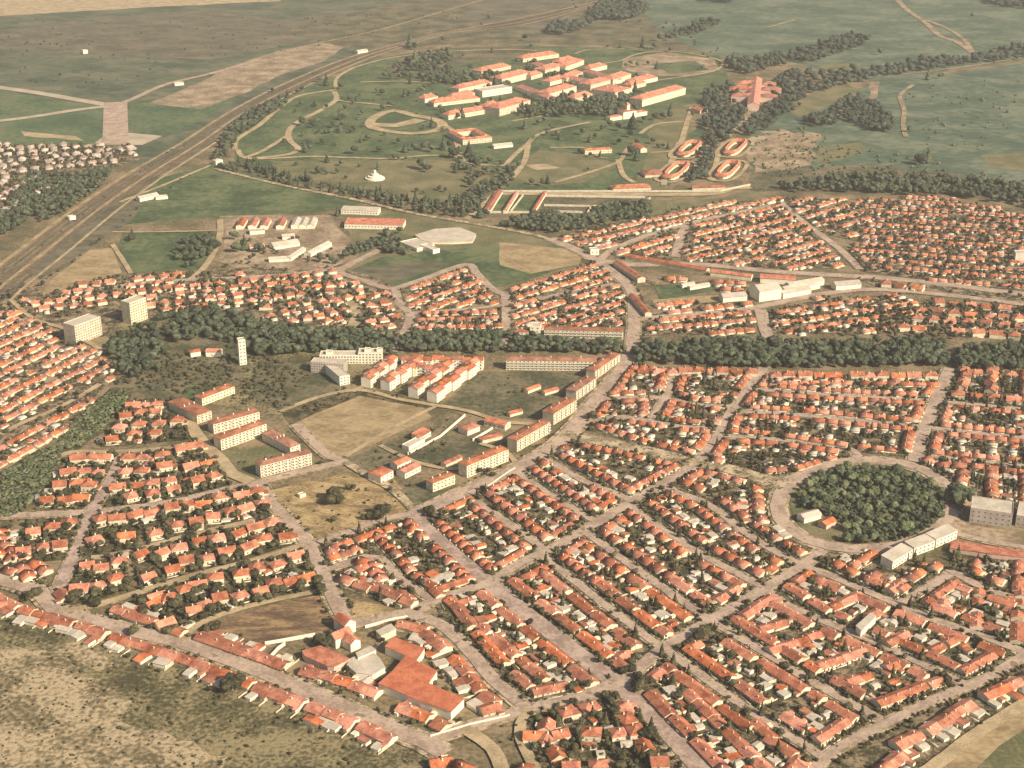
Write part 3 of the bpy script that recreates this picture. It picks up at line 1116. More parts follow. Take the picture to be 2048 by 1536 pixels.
# hospital park
patch('lawn', [(470, 270), (520, 215), (600, 178), (680, 150), (740, 118), (900, 96), (1040, 92), (1200, 95), (1300, 100), (1440, 110), (1460, 170), (1420, 220), (1400, 300), (1340, 372), (1220, 385), (1000, 390), (960, 420), (900, 410), (700, 385), (560, 355), (470, 325)], M['lawn'], 3, 40)
patch('lawn', [(540, 322), (640, 322), (760, 320), (860, 318), (960, 330), (1000, 345), (980, 400), (900, 405), (700, 380), (560, 350)], M['lawn_dry'], 3, 30)
patch('field', [(1080, 300), (1180, 310), (1240, 330), (1170, 365), (1060, 372), (1010, 360), (1020, 330)], M['lawn_dry'], 3, 30)
patch('field', [(860, 100), (1060, 95), (1130, 110), (1040, 118), (960, 122), (880, 140), (800, 150), (760, 140), (800, 118)], M['parched'], 3, 30)
patch('field', [(1250, 118), (1330, 104), (1430, 118), (1440, 140), (1380, 152), (1280, 150), (1240, 135)], M['bare'], 3, 30)
patch('field', [(1300, 128), (1390, 122), (1420, 140), (1340, 148)], M['lawn'], 3, 30)
patch('field', [(1080, 395), (1290, 398), (1270, 425), (1085, 425)], M['parched'], 2, 30)
patch('field', [(1005, 392), (1084, 394), (1060, 425), (975, 422)], M['lawn'], 2, 30)
patch('field', [(1300, 400), (1440, 398), (1500, 380), (1540, 392), (1300, 440), (1180, 460), (1080, 470)], M['lawn_dry'], 3, 30)
patch('field', [(1340, 215), (1400, 205), (1420, 225), (1345, 305), (1330, 380), (1270, 375), (1290, 320), (1300, 250)], M['lawn_dry'], 3, 30)
patch('field', [(1050, 330), (1090, 328), (1120, 336), (1075, 340), (1062, 336)], M['sand'], 1)
# between railway and town
patch('field', [(310, 360), (430, 325), (560, 365), (740, 405), (680, 418), (620, 425), (450, 432), (250, 450), (240, 430), (280, 395)], M['lawn'], 3, 40)
patch('field', [(245, 465), (440, 465), (420, 520), (400, 540), (300, 545), (262, 545), (238, 490)], M['lawn'], 3, 30)
patch('field', [(70, 600), (120, 545), (180, 500), (225, 495), (245, 545), (190, 570), (110, 610)], M['drylot'], 3, 30)
patch('field', [(180, 420), (300, 395), (250, 450), (210, 480), (140, 520), (80, 560), (60, 540)], M['brown'], 4, 30)
patch('field', [(440, 432), (660, 430), (690, 470), (700, 520), (640, 545), (500, 545), (430, 520), (450, 480)], M['bare'], 3, 30)
patch('field', [(690, 415), (980, 445), (1180, 500), (1160, 520), (1010, 560), (980, 545), (930, 530), (780, 575), (690, 540), (720, 510), (700, 470)], M['lawn_dry'], 3, 30)
patch('field', [(700, 540), (760, 515), (880, 500), (1000, 492), (1160, 525), (1010, 572), (985, 575), (940, 532), (790, 575)], M['lawn'], 3, 30)
patch('field', [(700, 538), (860, 522), (900, 526), (830, 552), (770, 566)], M['brown'], 3, 30)
patch('field', [(1000, 485), (1170, 500), (1160, 528), (1060, 548), (1000, 530)], M['drylot'], 3, 30)
patch('field', [(-60, 330), (170, 320), (230, 340), (160, 390), (60, 400), (-60, 450)], M['bare'], 4, 25)
patch('field', [(-60, 290), (260, 285), (280, 320), (200, 345), (60, 350), (-60, 360)], M['garden_far'], 4, 25)
# middle belt
patch('field', [(-60, 600), (60, 560), (120, 620), (160, 600), (240, 560), (500, 535), (720, 545), (800, 580), (800, 680), (0, 680), (-60, 680)], M['garden_far'], 3, 30)
patch('field', [(250, 640), (460, 620), (800, 680), (1000, 690), (800, 800), (560, 830), (380, 800), (230, 780), (140, 720)], M['scrub'], 4, 30)
patch('field', [(250, 660), (470, 640), (500, 730), (480, 770), (340, 800), (240, 780), (190, 740)], M['parched'], 4, 30)
patch('field', [(520, 720), (620, 730), (700, 790), (560, 822), (480, 780)], M['parched'], 4, 30)
patch('lawn', [(370, 775), (450, 765), (465, 785), (395, 810), (350, 805)], M['lawn'], 3, 20)
patch('field', [(580, 850), (660, 800), (720, 792), (850, 815), (862, 835), (770, 878), (685, 915), (640, 905)], M['drylot'], 3, 25)
patch('field', [(560, 822), (700, 780), (860, 800), (855, 815), (720, 792), (580, 850)], M['garden_green'], 3, 25)
patch('field', [(880, 812), (960, 745), (1180, 745), (1110, 830), (1020, 840)], M['parched'], 3, 25)
patch('field', [(690, 920), (780, 885), (860, 925), (830, 945), (760, 955), (720, 950)], M['parched'], 2, 25)
patch('field', [(820, 905), (890, 870), (965, 890), (930, 925), (870, 930)], M['parched'], 2, 25)
patch('field', [(430, 905), (600, 880), (640, 930), (520, 960), (450, 930)], M['lawn_dry'], 2, 25)
patch('field', [(530, 985), (700, 945), (790, 960), (830, 1010), (800, 1040), (620, 1085), (590, 1060)], M['earthlot'], 3, 25)
patch('field', [(840, 965), (960, 975), (850, 1015), (770, 990)], M['parched'], 2, 25)
patch('field', [(392, 1262), (512, 1218), (636, 1190), (690, 1252), (640, 1262), (600, 1276), (540, 1296), (480, 1300), (430, 1280)], M['ploughed'], 2, 25)
patch('field', [(690, 1195), (810, 1222), (700, 1245)], M['earthlot'], 1, 15)
# lower left waste ground
patch('field', [(-300, 1200), (0, 1225), (160, 1270), (400, 1350), (620, 1430), (760, 1500), (860, 1500), (900, 1560), (960, 1750), (-500, 1750)], M['scrub'], 3, 30)
patch('field', [(-300, 1290), (60, 1300), (150, 1330), (200, 1370), (240, 1400), (270, 1460), (350, 1470), (420, 1510), (540, 1600), (560, 1750), (-500, 1750)], M['sandscrub'], 7, 9)
patch('field', [(100, 1290), (160, 1285), (230, 1330), (200, 1345), (140, 1315)], M['sandscrub'], 3, 20)
patch('field', [(2100, 1370), (2048, 1420), (1960, 1475), (1860, 1560), (1800, 1640), (2500, 1640), (2500, 1370)], M['drylot'], 3, 25)
patch('field', [(2100, 1430), (2000, 1490), (1930, 1560), (1900, 1640), (2500, 1640)], M['lawn_dry'], 3, 25)
patch('field', [(1500, 1560), (1640, 1530), (1860, 1460), (2060, 1330), (2100, 1380), (1860, 1540), (1800, 1640)], M['garden'], 2, 25)

# ---- roads, tracks
road([(-80, 166), (60, 184), (205, 209), (238, 213)], 22, 'runway', 'runway', 0)
road([(-80, 252), (60, 235), (150, 221), (225, 212)], 18, 'runway', 'runway', 0)
road([(225, 212), (262, 200), (330, 170), (420, 148), (520, 120)], 12, 'runway', 'street', 0)
road([(231, 205), (231, 290)], 40, 'runway', 'street', 0)
patch('apron', [(190, 286), (215, 265), (260, 266), (325, 272), (285, 290), (200, 292)], M['runway'], 1)
for k, (dx, wd, mt, nm) in enumerate([(-66, 6, 'drylot', 'dirt_track'), (-50, 5, 'rail', 'railway_bed'), (-34, 4, 'brown', 'dirt_track'), (-18, 5, 'rail', 'railway_bed'), (-4, 5, 'drylot', 'dirt_track'), (12, 5, 'rail', 'railway_bed'), (28, 4, 'brown', 'dirt_track'), (46, 4, 'sand', 'dirt_track')]):
    sc_ = 0.55
    road([(-60 + dx, 640), (0 + dx * .95, 592 - 12), (100 + dx * .9, 500), (200 + dx * .8, 420), (300 + dx * .7, 350), (400 + dx * .6, 288), (480 + dx * .5, 232), (560 + dx * .5, 188), (640 + dx * .45, 150), (720 + dx * .4, 117), (800 + dx * .3, 92), (900 + dx * .2, 66), (1050, 35 + k * 2), (1200, 2 + k)], wd, nm, mt, 0)
road([(1775, -20), (1812, 18), (1850, 45), (1880, 72), (1915, 85), (1945, 106)], 14, 'dirt_track', 'bare', 0)
road([(1852, 40), (1900, 60), (1930, 82), (1946, 106)], 10, 'dirt_track', 'bare', 0)
road([(1826, 170), (1800, 192), (1808, 220), (1806, 250), (1812, 275)], 8, 'dirt_track', 'bare', 0)
road([(1800, 150), (1900, 138), (1980, 126), (2060, 114)], 7, 'dirt_track', 'bare', 0)
road([(640, 86), (760, 60), (880, 25), (960, 2), (1040, -20)], 7, 'dirt_track', 'drylot', 0)
road([(1536, 55), (1560, 48), (1590, 40)], 8, 'dirt_track', 'drylot', 0)
# park drives
for pts, wd in [
    ([(470, 300), (474, 280), (520, 250), (560, 215), (600, 192), (672, 180)], 9),
    ([(668, 184), (672, 200), (640, 222), (600, 242), (578, 262), (580, 282), (596, 298), (575, 310), (500, 318)], 10),
    ([(578, 270), (550, 288), (520, 305), (490, 316)], 8),
    ([(672, 200), (700, 205), (730, 207), (785, 213)], 7),
    ([(570, 222), (640, 222), (700, 212), (785, 214)], 0),
    ([(720, 165), (800, 163), (870, 165), (920, 153)], 7),
    ([(672, 178), (672, 160), (690, 145), (720, 132), (790, 115), (900, 103), (1040, 100), (1075, 103)], 7),
    ([(475, 300), (500, 318), (620, 314), (700, 316), (780, 318), (850, 312), (900, 312), (925, 318)], 8),
    ([(885, 250), (905, 262), (915, 290), (925, 320), (960, 330), (1010, 332)], 9),
    ([(1010, 332), (1030, 310), (1056, 288), (1068, 275), (1100, 262), (1180, 245)], 8),
    ([(1280, 268), (1310, 250), (1360, 244), (1420, 244)], 7),
    ([(1110, 366), (1180, 345), (1236, 325), (1250, 305), (1262, 290)], 7),
    ([(1236, 320), (1246, 350), (1268, 366)], 8),
    ([(1100, 296), (1170, 297), (1200, 316), (1215, 317)], 6),
    ([(1300, 306), (1345, 302), (1356, 285)], 6),
    ([(1024, 243), (1064, 236), (1100, 232)], 8),
    ([(1150, 108), (1180, 100), (1250, 98)], 5),
    ([(1180, 132), (1240, 122), (1270, 110), (1310, 104), (1370, 106), (1430, 118), (1445, 130), (1420, 145), (1340, 158), (1310, 162)], 6),
    ([(1385, 215), (1376, 240), (1360, 290), (1345, 320), (1330, 350), (1328, 372)], 9),
    ([(1480, 235), (1460, 270), (1440, 300), (1428, 345), (1425, 362)], 8),
]:
    if wd:
        road(pts, wd, 'park_drive', 'sand', 0)
road([(740, 245), (755, 232), (788, 222), (830, 232), (872, 240), (886, 252), (870, 262), (820, 268), (770, 262), (745, 256)], 17, 'park_drive', 'sand', 0, closed=True)
road([(740, 250), (790, 252), (840, 240)], 26, 'park_drive', 'sand', 0)
road([(1000, 388), (1180, 389), (1340, 390), (1430, 388), (1460, 378), (1500, 375)], 16, 'country_road', 'sand', 0)
road([(932, 440), (960, 415), (1000, 380), (1030, 350), (1050, 320), (1056, 288)], 9, 'lane', 'sand', 0)
# perimeter road below the dark belt
road([(240, 405), (330, 370), (420, 332)], 6, 'lane', 'sand', 0)
road([(430, 338), (560, 370), (700, 398), (830, 428), (940, 447), (1040, 465), (1100, 480), (1165, 505), (1200, 522)], 8, 'country_road', 'pave', 0)
road([(1200, 520), (1230, 498), (1300, 470), (1390, 445), (1480, 425), (1540, 412)], 9, 'street', 'street', 1)
road([(1200, 522), (1260, 530), (1400, 530), (1560, 545), (1800, 560), (2048, 590), (2200, 610)], 14, 'street', 'street', 1)
road([(1100, 478), (1150, 500), (1180, 515), (1225, 545), (1258, 575), (1266, 600), (1268, 650), (1262, 700)], 13, 'street', 'street', 2)
road([(1370, 450), (1360, 480), (1350, 515)], 10, 'street', 'street', 1)
road([(1560, 405), (1600, 440), (1640, 470), (1680, 500), (1720, 540)], 9, 'street', 'street', 1)
road([(1268, 640), (1400, 628), (1500, 618), (1640, 590), (1750, 580), (1900, 592), (2048, 610)], 11, 'street', 'street', 1)
road([(1520, 620), (1530, 660), (1545, 690)], 12, 'street', 'street', 1)
road([(225, 490), (245, 520), (262, 548)], 6, 'lane', 'sand', 0)
road([(225, 465), (300, 465), (445, 462)], 5, 'lane', 'sand', 0)
road([(440, 440), (440, 470), (425, 510), (405, 540), (380, 560)], 8, 'lane', 'sand', 0)
road([(760, 500), (700, 530), (680, 545), (720, 560), (778, 578), (830, 565), (930, 530), (950, 545), (985, 580), (1010, 590)], 9, 'street', 'street', 1)
road([(700, 535), (600, 548), (500, 555), (400, 560), (300, 565), (200, 580)], 9, 'street', 'street', 1)
road([(1010, 590), (1012, 640), (1005, 690)], 9, 'street', 'street', 1)
road([(790, 580), (800, 610), (820, 630), (810, 665), (795, 690), (785, 705)], 9, 'street', 'street', 1)
road([(820, 628), (900, 622), (1000, 612), (1120, 590), (1230, 568)], 7, 'street', 'street', 1)
road([(700, 605), (712, 630), (705, 655)], 12, 'street', 'sand', 0)
# middle
road([(590, 850), (620, 880), (660, 915), (690, 925), (640, 935), (512, 969), (443, 984), (325, 1010), (182, 1026), (0, 1034), (-60, 1040)], 9, 'street', 'street', 2)
road([(545, 1010), (590, 1060), (625, 1105), (650, 1160), (668, 1200), (695, 1250)], 10, 'street', 'street', 3)
road([(520, 965), (530, 985), (545, 1010)], 9, 'street', 'street', 2)
road([(690, 925), (740, 955), (790, 985), (830, 1025)], 8, 'lane', 'pave', 0)
road([(560, 825), (640, 795), (720, 782), (800, 800), (870, 812), (930, 822), (1010, 845), (1090, 850)], 6, 'lane', 'sand', 0)
road([(870, 815), (800, 850), (740, 885), (690, 915)], 5, 'lane', 'sand', 0)
road([(760, 892), (830, 925), (900, 940), (930, 935)], 5, 'lane', 'sand', 0)
road([(960, 888), (1010, 905), (1030, 925)], 5, 'lane', 'sand', 0)
road([(365, 815), (375, 840), (400, 880), (440, 920), (465, 950), (500, 965)], 12, 'lane', 'sand', 0)
road([(705, 785), (750, 760), (800, 730)], 6, 'lane', 'sand', 0)
# diagonal boulevard beside the apartment blocks
road([(829, 1032), (880, 1008), (960, 972), (1040, 935), (1110, 893), (1150, 855), (1190, 805), (1225, 765), (1256, 722), (1264, 690)], 15, 'boulevard', 'street', 3.5)
# grand avenue down to the lower right
road([(829, 1032), (880, 1085), (930, 1128), (978, 1168), (1060, 1235), (1150, 1305), (1237, 1373), (1330, 1460), (1420, 1560)], 14, 'avenue', 'avenue', 4.5)
# road B
road([(978, 1168), (1040, 1128), (1110, 1095), (1180, 1055), (1262, 1005), (1340, 960), (1393, 927), (1430, 882), (1462, 825), (1490, 785), (1525, 742), (1535, 700)], 9, 'street', 'street', 2.5)
# road C
road([(1237, 1373), (1323, 1300), (1420, 1243), (1530, 1178), (1600, 1135), (1645, 1103)], 9, 'street', 'street', 2.5)
ring = [(1730 + 176 * math.cos(a), 1011 + 90 * math.sin(a) - 4 * math.cos(a)) for a in [i * 6.2832 / 22 for i in range(22)]]
road(ring, 12, 'ring_road', 'street', 3, closed=True)
road([(1394, 928), (1460, 940), (1520, 958), (1570, 975)], 16, 'street', 'pave', 2)
road([(1125, 868), (1200, 885), (1300, 905), (1392, 928)], 15, 'street', 'pave', 2)
for pts in [
    [(1084, 1113), (1141, 1158), (1230, 1228), (1323, 1298)],
    [(1167, 1064), (1260, 1132), (1340, 1188), (1420, 1243)],
    [(1262, 1005), (1270, 1024), (1400, 1110), (1465, 1145), (1530, 1178)],
    [(1326, 968), (1345, 985), (1415, 1010), (1480, 1060), (1540, 1100), (1604, 1132)],
    [(1330, 1300), (1430, 1375), (1536, 1448), (1648, 1518)],
    [(1425, 1246), (1536, 1312), (1640, 1376), (1760, 1440)],
    [(1530, 1178), (1570, 1212), (1650, 1246), (1780, 1300), (1937, 1375)],
    [(1604, 1132), (1703, 1172), (1796, 1212), (1869, 1243), (1953, 1271), (2060, 1312)],
    [(1796, 1210), (1850, 1180), (1900, 1150)],
    [(1896, 1140), (1963, 1176), (2060, 1208)],
    [(1560, 1640), (1648, 1518), (1760, 1455), (1874, 1399), (1937, 1375), (1994, 1345), (2060, 1305)],
    [(940, 997), (1010, 1045), (1091, 1103)],
    [(1035, 950), (1110, 1000), (1192, 1046)],
    [(1088, 918), (1160, 960), (1262, 1003)],
    [(1200, 800), (1310, 797), (1400, 812), (1478, 815)],
    [(1300, 846), (1330, 795), (1345, 755)],
    [(1170, 850), (1240, 835), (1340, 852), (1440, 862)],
    [(1500, 780), (1640, 790), (1866, 804), (2060, 822)],
    [(1462, 824), (1600, 832), (1845, 856), (2060, 880)],
    [(1438, 873), (1560, 882), (1700, 900), (1710, 925)],
    [(1900, 738), (1880, 785), (1850, 855), (1828, 925)],
    [(1835, 918), (1900, 918), (2060, 937)],
    [(1895, 1065), (1960, 1080), (2060, 1100)],
]:
    road(pts, 7 if pts[0][0] not in (1900,) else 12, 'street', 'street', 1.8)
# lower middle
road([(620, 1094), (700, 1065), (772, 1039), (829, 1030)], 7, 'street', 'street', 1.5)
road([(655, 1142), (733, 1115), (765, 1120), (800, 1160), (868, 1204)], 7, 'street', 'street', 1.5)
road([(978, 1168), (930, 1183), (865, 1206), (815, 1228), (700, 1250)], 9, 'street', 'street', 2)
road([(815, 1230), (877, 1249), (918, 1282), (955, 1323), (990, 1365), (1055, 1418)], 10, 'street', 'street', 2.5)
road([(850, 1486), (950, 1452), (1055, 1420), (1180, 1391), (1225, 1368)], 9, 'street', 'street', 2.5)
road([(-80, 1140), (0, 1162), (78, 1185), (112, 1222), (182, 1243), (260, 1264), (365, 1288), (443, 1316), (512, 1341), (616, 1386), (720, 1430), (798, 1466), (850, 1486), (890, 1510)], 13, 'avenue', 'street', 3)
road([(1055, 1420), (1040, 1470), (1080, 1560)], 7, 'lane', 'sand', 0)
road([(925, 1458), (985, 1500), (1010, 1560)], 9, 'lane', 'sand', 0)
# left district
road([(112, 1190), (146, 1115), (182, 1026), (216, 971), (245, 908)], 9, 'street', 'avenue', 2)
road([(110, 920), (143, 906), (234, 905), (336, 898), (400, 882)], 6, 'street', 'sand', 1)
road([(182, 1118), (247, 1108), (390, 1070), (512, 1042), (560, 1028)], 6, 'street', 'sand', 1)
road([(120, 1225), (195, 1212), (260, 1192), (390, 1152), (512, 1122), (612, 1090)], 6, 'street', 'sand', 1)
road([(365, 1285), (401, 1249), (512, 1211), (640, 1184)], 6, 'lane', 'sand', 0)
road([(-60, 905), (40, 850), (90, 830), (150, 800), (200, 770)], 6, 'street', 'sand', 0)
road([(20, 600), (70, 640), (130, 660), (200, 700)], 6, 'street', 'sand', 0)
road([(1700, 1640), (1860, 1540), (1960, 1465), (2100, 1380)], 9, 'dirt_track', 'sand', 0)
for x, y, r in roadpts:
    RH.add(x, y, r)

# ---- named buildings
AP = 'cream apartment blocks with red hipped roofs'
def apt(label, A, B, h=11, depth=11.5, floors=4, **k):
    k.setdefault('win', 3.4); k.setdefault('bal', 2); k.setdefault('chim', 3); k.setdefault('wall', 'wall'); k.setdefault('rise', 1.5); k.setdefault('rm', 'roof_brown'); depth = depth * .9 if depth < 15 else depth; h = h * .93
    return simple('apartment_block', label, 'apartment block', A, B, depth, h, 'hip', floors, **k)
apt('cream four-storey apartment block at the lower edge of the walled apartment compound', (522, 956), (624, 930), win=3.0, h=12)
apt('orange-roofed wing standing behind the lower block of the apartment compound', (581, 911), (601, 904), h=8, depth=42, floors=2)
apt('long cream apartment block in the middle of the left compound', (443, 901), (534, 868), h=11)
apt('shorter apartment block behind the middle one of the left compound', (428, 868), (520, 842), h=10, floors=3)
apt('apartment wing on the left edge of the compound, casting a dark shadow', (395, 848), (424, 838), h=9, depth=45, floors=3)
apt('small red-roofed block at the top of the left apartment compound', (405, 812), (470, 787), h=8, floors=2)
apt('cream apartment block with tall gable above the lower boulevard', (934, 956), (1017, 922), h=12)
apt('low yellow-fronted block at the lower end of the boulevard row', (866, 985), (910, 968), h=9, floors=2, depth=10)
apt('apartment block beside the boulevard, third from its lower end', (1034, 904), (1100, 866), h=11.5)
apt('narrow apartment block beside the boulevard, left of its bend', (1107, 850), (1152, 822), h=12, depth=13)
apt('apartment block beside the boulevard just above the bend', (1152, 802), (1192, 774), h=10.5, depth=12)
apt('apartment block at the top end of the boulevard below the tree belt', (1190, 760), (1240, 725), h=10, depth=11)
apt('very long apartment block with striped balconies below the tree belt', (1012, 740), (1192, 742), h=11, bal=1, win=3.8)
apt('long balconied apartment block standing above the tree belt', (1088, 675), (1246, 679), h=9.5, bal=1, floors=3, win=4.2)
simple('apartment_block', 'white cube-shaped block left of the balconied building above the belt', 'apartment block', (1060, 674), (1080, 675), 12, 12, 'flat', 3, win=3.2)
apt('short red-roofed wing left of the white cube block', (1030, 674), (1058, 674), h=6, floors=2)
def stepped(label, A, B, n, h, depth=11, **k):
    a, b = P(*A), P(*B)
    L = math.dist(a, b)
    ms = []
    for i in range(n):
        ms.append(dict(x0=L * i / n + .02, x1=L * (i + 1) / n - .02, y0=(i % 2) * 1.6, y1=depth + (i % 2) * 1.6, h=h + (i % 2) * 1.1, roof=k.get('roof', 'gable'), rise=1.9, floors=k.get('floors', 3), win=3.6, bal=2, side=0 if i < n - 1 else 1, rm=k.get('rm', 'roof')))
    return make_building('apartment_block', label, 'apartment block', A, B, ms, k.get('group'))
make_building('apartment_block', 'unfinished pale block with bumpy flat roof nearest the dark trees', 'apartment block', (640, 728), (764, 728),
              [dict(x0=0, x1=38, y1=12, h=9, roof='flat', floors=3, win=2.8), dict(x0=38.02, x1=0, y1=12.5, h=11.5, roof='flat', floors=4, win=2.8),
               dict(x0=6, x1=12, y0=2, y1=8, z0=9.1, h=11.5, roof='flat'), dict(x0=44, x1=50, y0=2, y1=8, z0=11.6, h=14, roof='flat'), dict(x0=56, x1=61, y0=3, y1=9, z0=11.6, h=13.8, roof='flat')])
make_building('apartment_block', 'grey slab block with small square windows and dark left end', 'apartment block', (622, 745), (688, 750), [dict(x0=0, x1=0, y1=12, h=11, roof='flat', floors=4, win=2.4, wall='wall_grey')])
make_building('apartment_block', 'pale low slab reaching down toward the bare lane', 'apartment block', (680, 772), (700, 768), [dict(x0=0, x1=0, y1=42, h=9, roof='flat', floors=3, win=3)])
stepped('row of alternating red and white stepped roofs below the tree belt', (803, 738), (966, 742), 8, 9.5)
stepped('second stepped block in front of the long stepped row', (815, 752), (884, 756), 4, 8.5)
for lb, A, B in [('first', (742, 777), (800, 735)), ('second', (780, 783), (850, 740)), ('third', (836, 797), (912, 746)), ('fourth', (874, 806), (968, 738))]:
    a, b = P(*A), P(*B)
    n = 6
    L = math.dist(a, b)
    ms = [dict(x0=L * i / n + .02, x1=L * (i + 1) / n - .02, y0=(i % 2) * 2.2, y1=10.5 + (i % 2) * 2.2, h=9.5 + (i % 2), roof='gable', rise=1.8, floors=3, win=4, side=0) for i in range(n)]
    make_building('apartment_block', f'{lb} from left of the staggered diagonal blocks with tall white end walls', 'apartment block', A, B, ms, 'staggered apartment blocks')
simple('tower_block', 'tall pale tower block with dark left face, right of the two', 'tower block', (263, 650), (296, 638), 13, 24, 'flat', 8, win=2.8, bal=0, wall='wall')
simple('tower_block', 'square tower block with a triangular shadow, left of the two', 'tower block', (153, 690), (205, 670), 17, 20, 'flat', 7, win=2.8, wall='wall')
simple('tower', 'slim pale tower standing alone beside the dark wood', 'tower', (480, 731), (494, 729), 7, 26, 'flat', 7, win=2.6)
# church-like factory compound
FACT = [(788, 1275), (849, 1297), (832, 1322), (874, 1342), (857, 1367), (928, 1398), (902, 1424), (840, 1402), (757, 1367), (785, 1343), (812, 1312), (770, 1293)]
fr = prism('factory', 'large factory hall under one stepped bright red roof', 'factory', FACT, 6.0, 'roof_red', 'wall_white')
rg = G()
ctr = fr.location
for a, b in [((776, 1368), (806, 1367)), ((846, 1322), (800, 1345)), ((800, 1345), (857, 1367)), ((772, 1366), (800, 1345))]:
    p, q = P(*a, 6.3), P(*b, 6.3)
    L = math.dist(p, q)
    n_ = max(1, int(L / 3))
    for i in range(n_):
        x, y = p[0] + (q[0] - p[0]) * (i + .5) / n_ - ctr[0], p[1] + (q[1] - p[1]) * (i + .5) / n_ - ctr[1]
        rg.box(x - .8, y - .3, 6.32, x + .8, y + .3, 6.75)
fin(bpy.data.objects.new('roof_light', mesh('roof_light', rg.v, rg.f, [M['roof_red']], None, [.6] * len(rg.f))), parent=fr)
prism('workshop', 'flat salmon-coloured roof between the white hall and the long avenue', 'workshop', [(604, 1302), (640, 1292), (700, 1318), (668, 1334), (655, 1332), (610, 1312)], 5, 'roof_far', 'wall_pink')
make_building('church', 'red cross-shaped church roof at the foot of the brown field', 'church', (672, 1298), (706, 1283),
              [dict(x0=0, x1=0, y0=0, y1=9, h=7, roof='gable', rise=3, rm='roof'), dict(x0=5, x1=13, y0=-10, y1=-.02, h=6, roof='gabley', rise=2.5), dict(x0=14, x1=23, y0=9.02, y1=22, h=8, roof='gabley', rise=3)])
for i, (pp, hh) in enumerate([([(700, 1318), (742, 1300), (760, 1318), (770, 1335), (745, 1350), (712, 1345), (694, 1330)], 4.0), ([(712, 1306), (742, 1292), (752, 1300), (716, 1316)], 5.5)]):
    prism('hall', ['cream flat-topped hall between the church and the factory', 'small white flat roof beside the church'][i], 'hall', pp, hh, 'roof_pale', 'wall_white')
prism('annex', 'tan flat roof just above the factory courtyard', 'annex', [(752, 1262), (782, 1248), (792, 1258), (762, 1272)], 5, 'roof_pale', 'wall')
prism('hall', 'long white building amid terraces right of the crossing street', 'hall', [(1712, 1252), (1742, 1226), (1752, 1232), (1722, 1262)], 6, 'roof_pale', 'wall_white')
wall_line([(530, 1290), (560, 1285), (630, 1272)], 2.5, 'white wall along the lower edge of the brown field', 0.8, 'wall_white')
wall_line([(536, 1322), (556, 1300), (570, 1290)], 2.5, 'white wall turning the corner beside the long avenue', 0.8, 'wall_white')
wall_line([(730, 1256), (790, 1240), (815, 1236)], 2.0, 'cream wall bounding the church forecourt', 0.8, 'wall_white')
wall_line([(860, 1476), (940, 1452), (1020, 1434)], 2.0, 'cream wall beside the street below the factory', 0.8, 'wall_white')
wall_line([(712, 1368), (740, 1356), (772, 1350)], 2.5, 'white wall left of the factory', 0.7, 'wall_white')
# plots near the boulevard
simple('house', 'larger white house with red roof, left of two new villas', 'house', (762, 968), (787, 955), 14, 6.5, 'hip', 2)
simple('house', 'villa with paired red roofs beside the white house', 'house', (810, 958), (842, 942), 10, 5, 'gable', 1, wall='wall_white')
simple('house', 'small villa above the paired roofs on the open plots', 'house', (795, 942), (822, 930), 9, 5, 'gable', 1, wall='wall_white')
simple('house', 'low ruined white building crossing the empty plots', 'house', (818, 902), (850, 885), 8, 3.5, 'flat', 0)
simple('house', 'grey-white farmhouse at the top of the empty plots', 'house', (840, 885), (862, 872), 9, 4.5, 'shed', 1)
simple('shed', 'orange-roofed barn right of the empty plots', 'barn', (935, 872), (960, 862), 12, 5, 'hip', 0, wall='wall')
simple('shed', 'long orange-roofed house behind the barn by the boulevard', 'house', (968, 852), (1010, 862), 10, 5, 'gable', 1, wall='wall')
simple('shed', 'low orange building in front of the barn near the boulevard', 'barn', (965, 888), (1005, 878), 8, 3.5, 'hip', 0, wall='wall')
simple('shed', 'low red roofed shed between the two boulevard blocks', 'barn', (892, 938), (925, 922), 6, 4, 'gable', 0, wall='wall')
wall_line([(815, 910), (880, 875), (930, 832)], 2.2, 'long white wall crossing the open plots', 0.8, 'wall_white')
wall_line([(945, 882), (985, 858)], 2, 'white yard wall right of the orange barn', 0.8, 'wall_white')
wall_line([(975, 975), (1018, 945), (1030, 938)], 1.5, 'white kerb wall in front of the boulevard block', 1.0, 'wall_white')
for lb, A, B in [('left', (1020, 835), (1046, 828)), ('middle', (1056, 788), (1082, 778)), ('right', (1090, 792), (1118, 784))]:
    simple('shed', f'low pale farm shed on the dark field, {lb} one of three', 'shed', A, B, 6, 3.2, 'gable', 0, wall='wall')
# earth lot
simple('shed', 'lone small ruin on the ochre earth lot', 'ruin', (600, 997), (612, 993), 4, 2.5, 'flat', 0, wall='wall')
# beside the ring
make_building('office_building', 'grey office slab right of the oval park', 'office building', (1938, 1044), (2022, 1056), [dict(x0=0, x1=0, y1=22, h=12, roof='flat', floors=3, win=4, wall='wall_grey')])
make_building('office_building', 'second grey slab at the right edge beyond the office', 'office building', (2030, 1052), (2090, 1062), [dict(x0=0, x1=0, y1=26, h=9, roof='flat', floors=2, win=4, wall='wall_grey')])
for i, (A, B) in enumerate([((1784, 1140), (1824, 1115)), ((1827, 1113), (1868, 1098)), ((1871, 1096), (1913, 1077))]):
    simple('crescent_building', ['left section', 'middle section', 'right section'][i] + ' of the white crescent building hugging the ring road', 'crescent building', A, B, 10, 7, 'shed', 2, rise=1.2, rm='roof_pale', group='crescent building sections')
prism('market_roof', 'long salmon flat roof at the right edge below the office', 'market hall', [(1905, 1082), (1990, 1094), (2060, 1104), (2060, 1116), (1985, 1108), (1900, 1096)], 4, 'roof_far', 'wall_pink')
patch('plaza', [(1900, 1030), (1940, 1050), (2060, 1068), (2060, 1095), (1960, 1085), (1900, 1072)], M['bare'], 1)
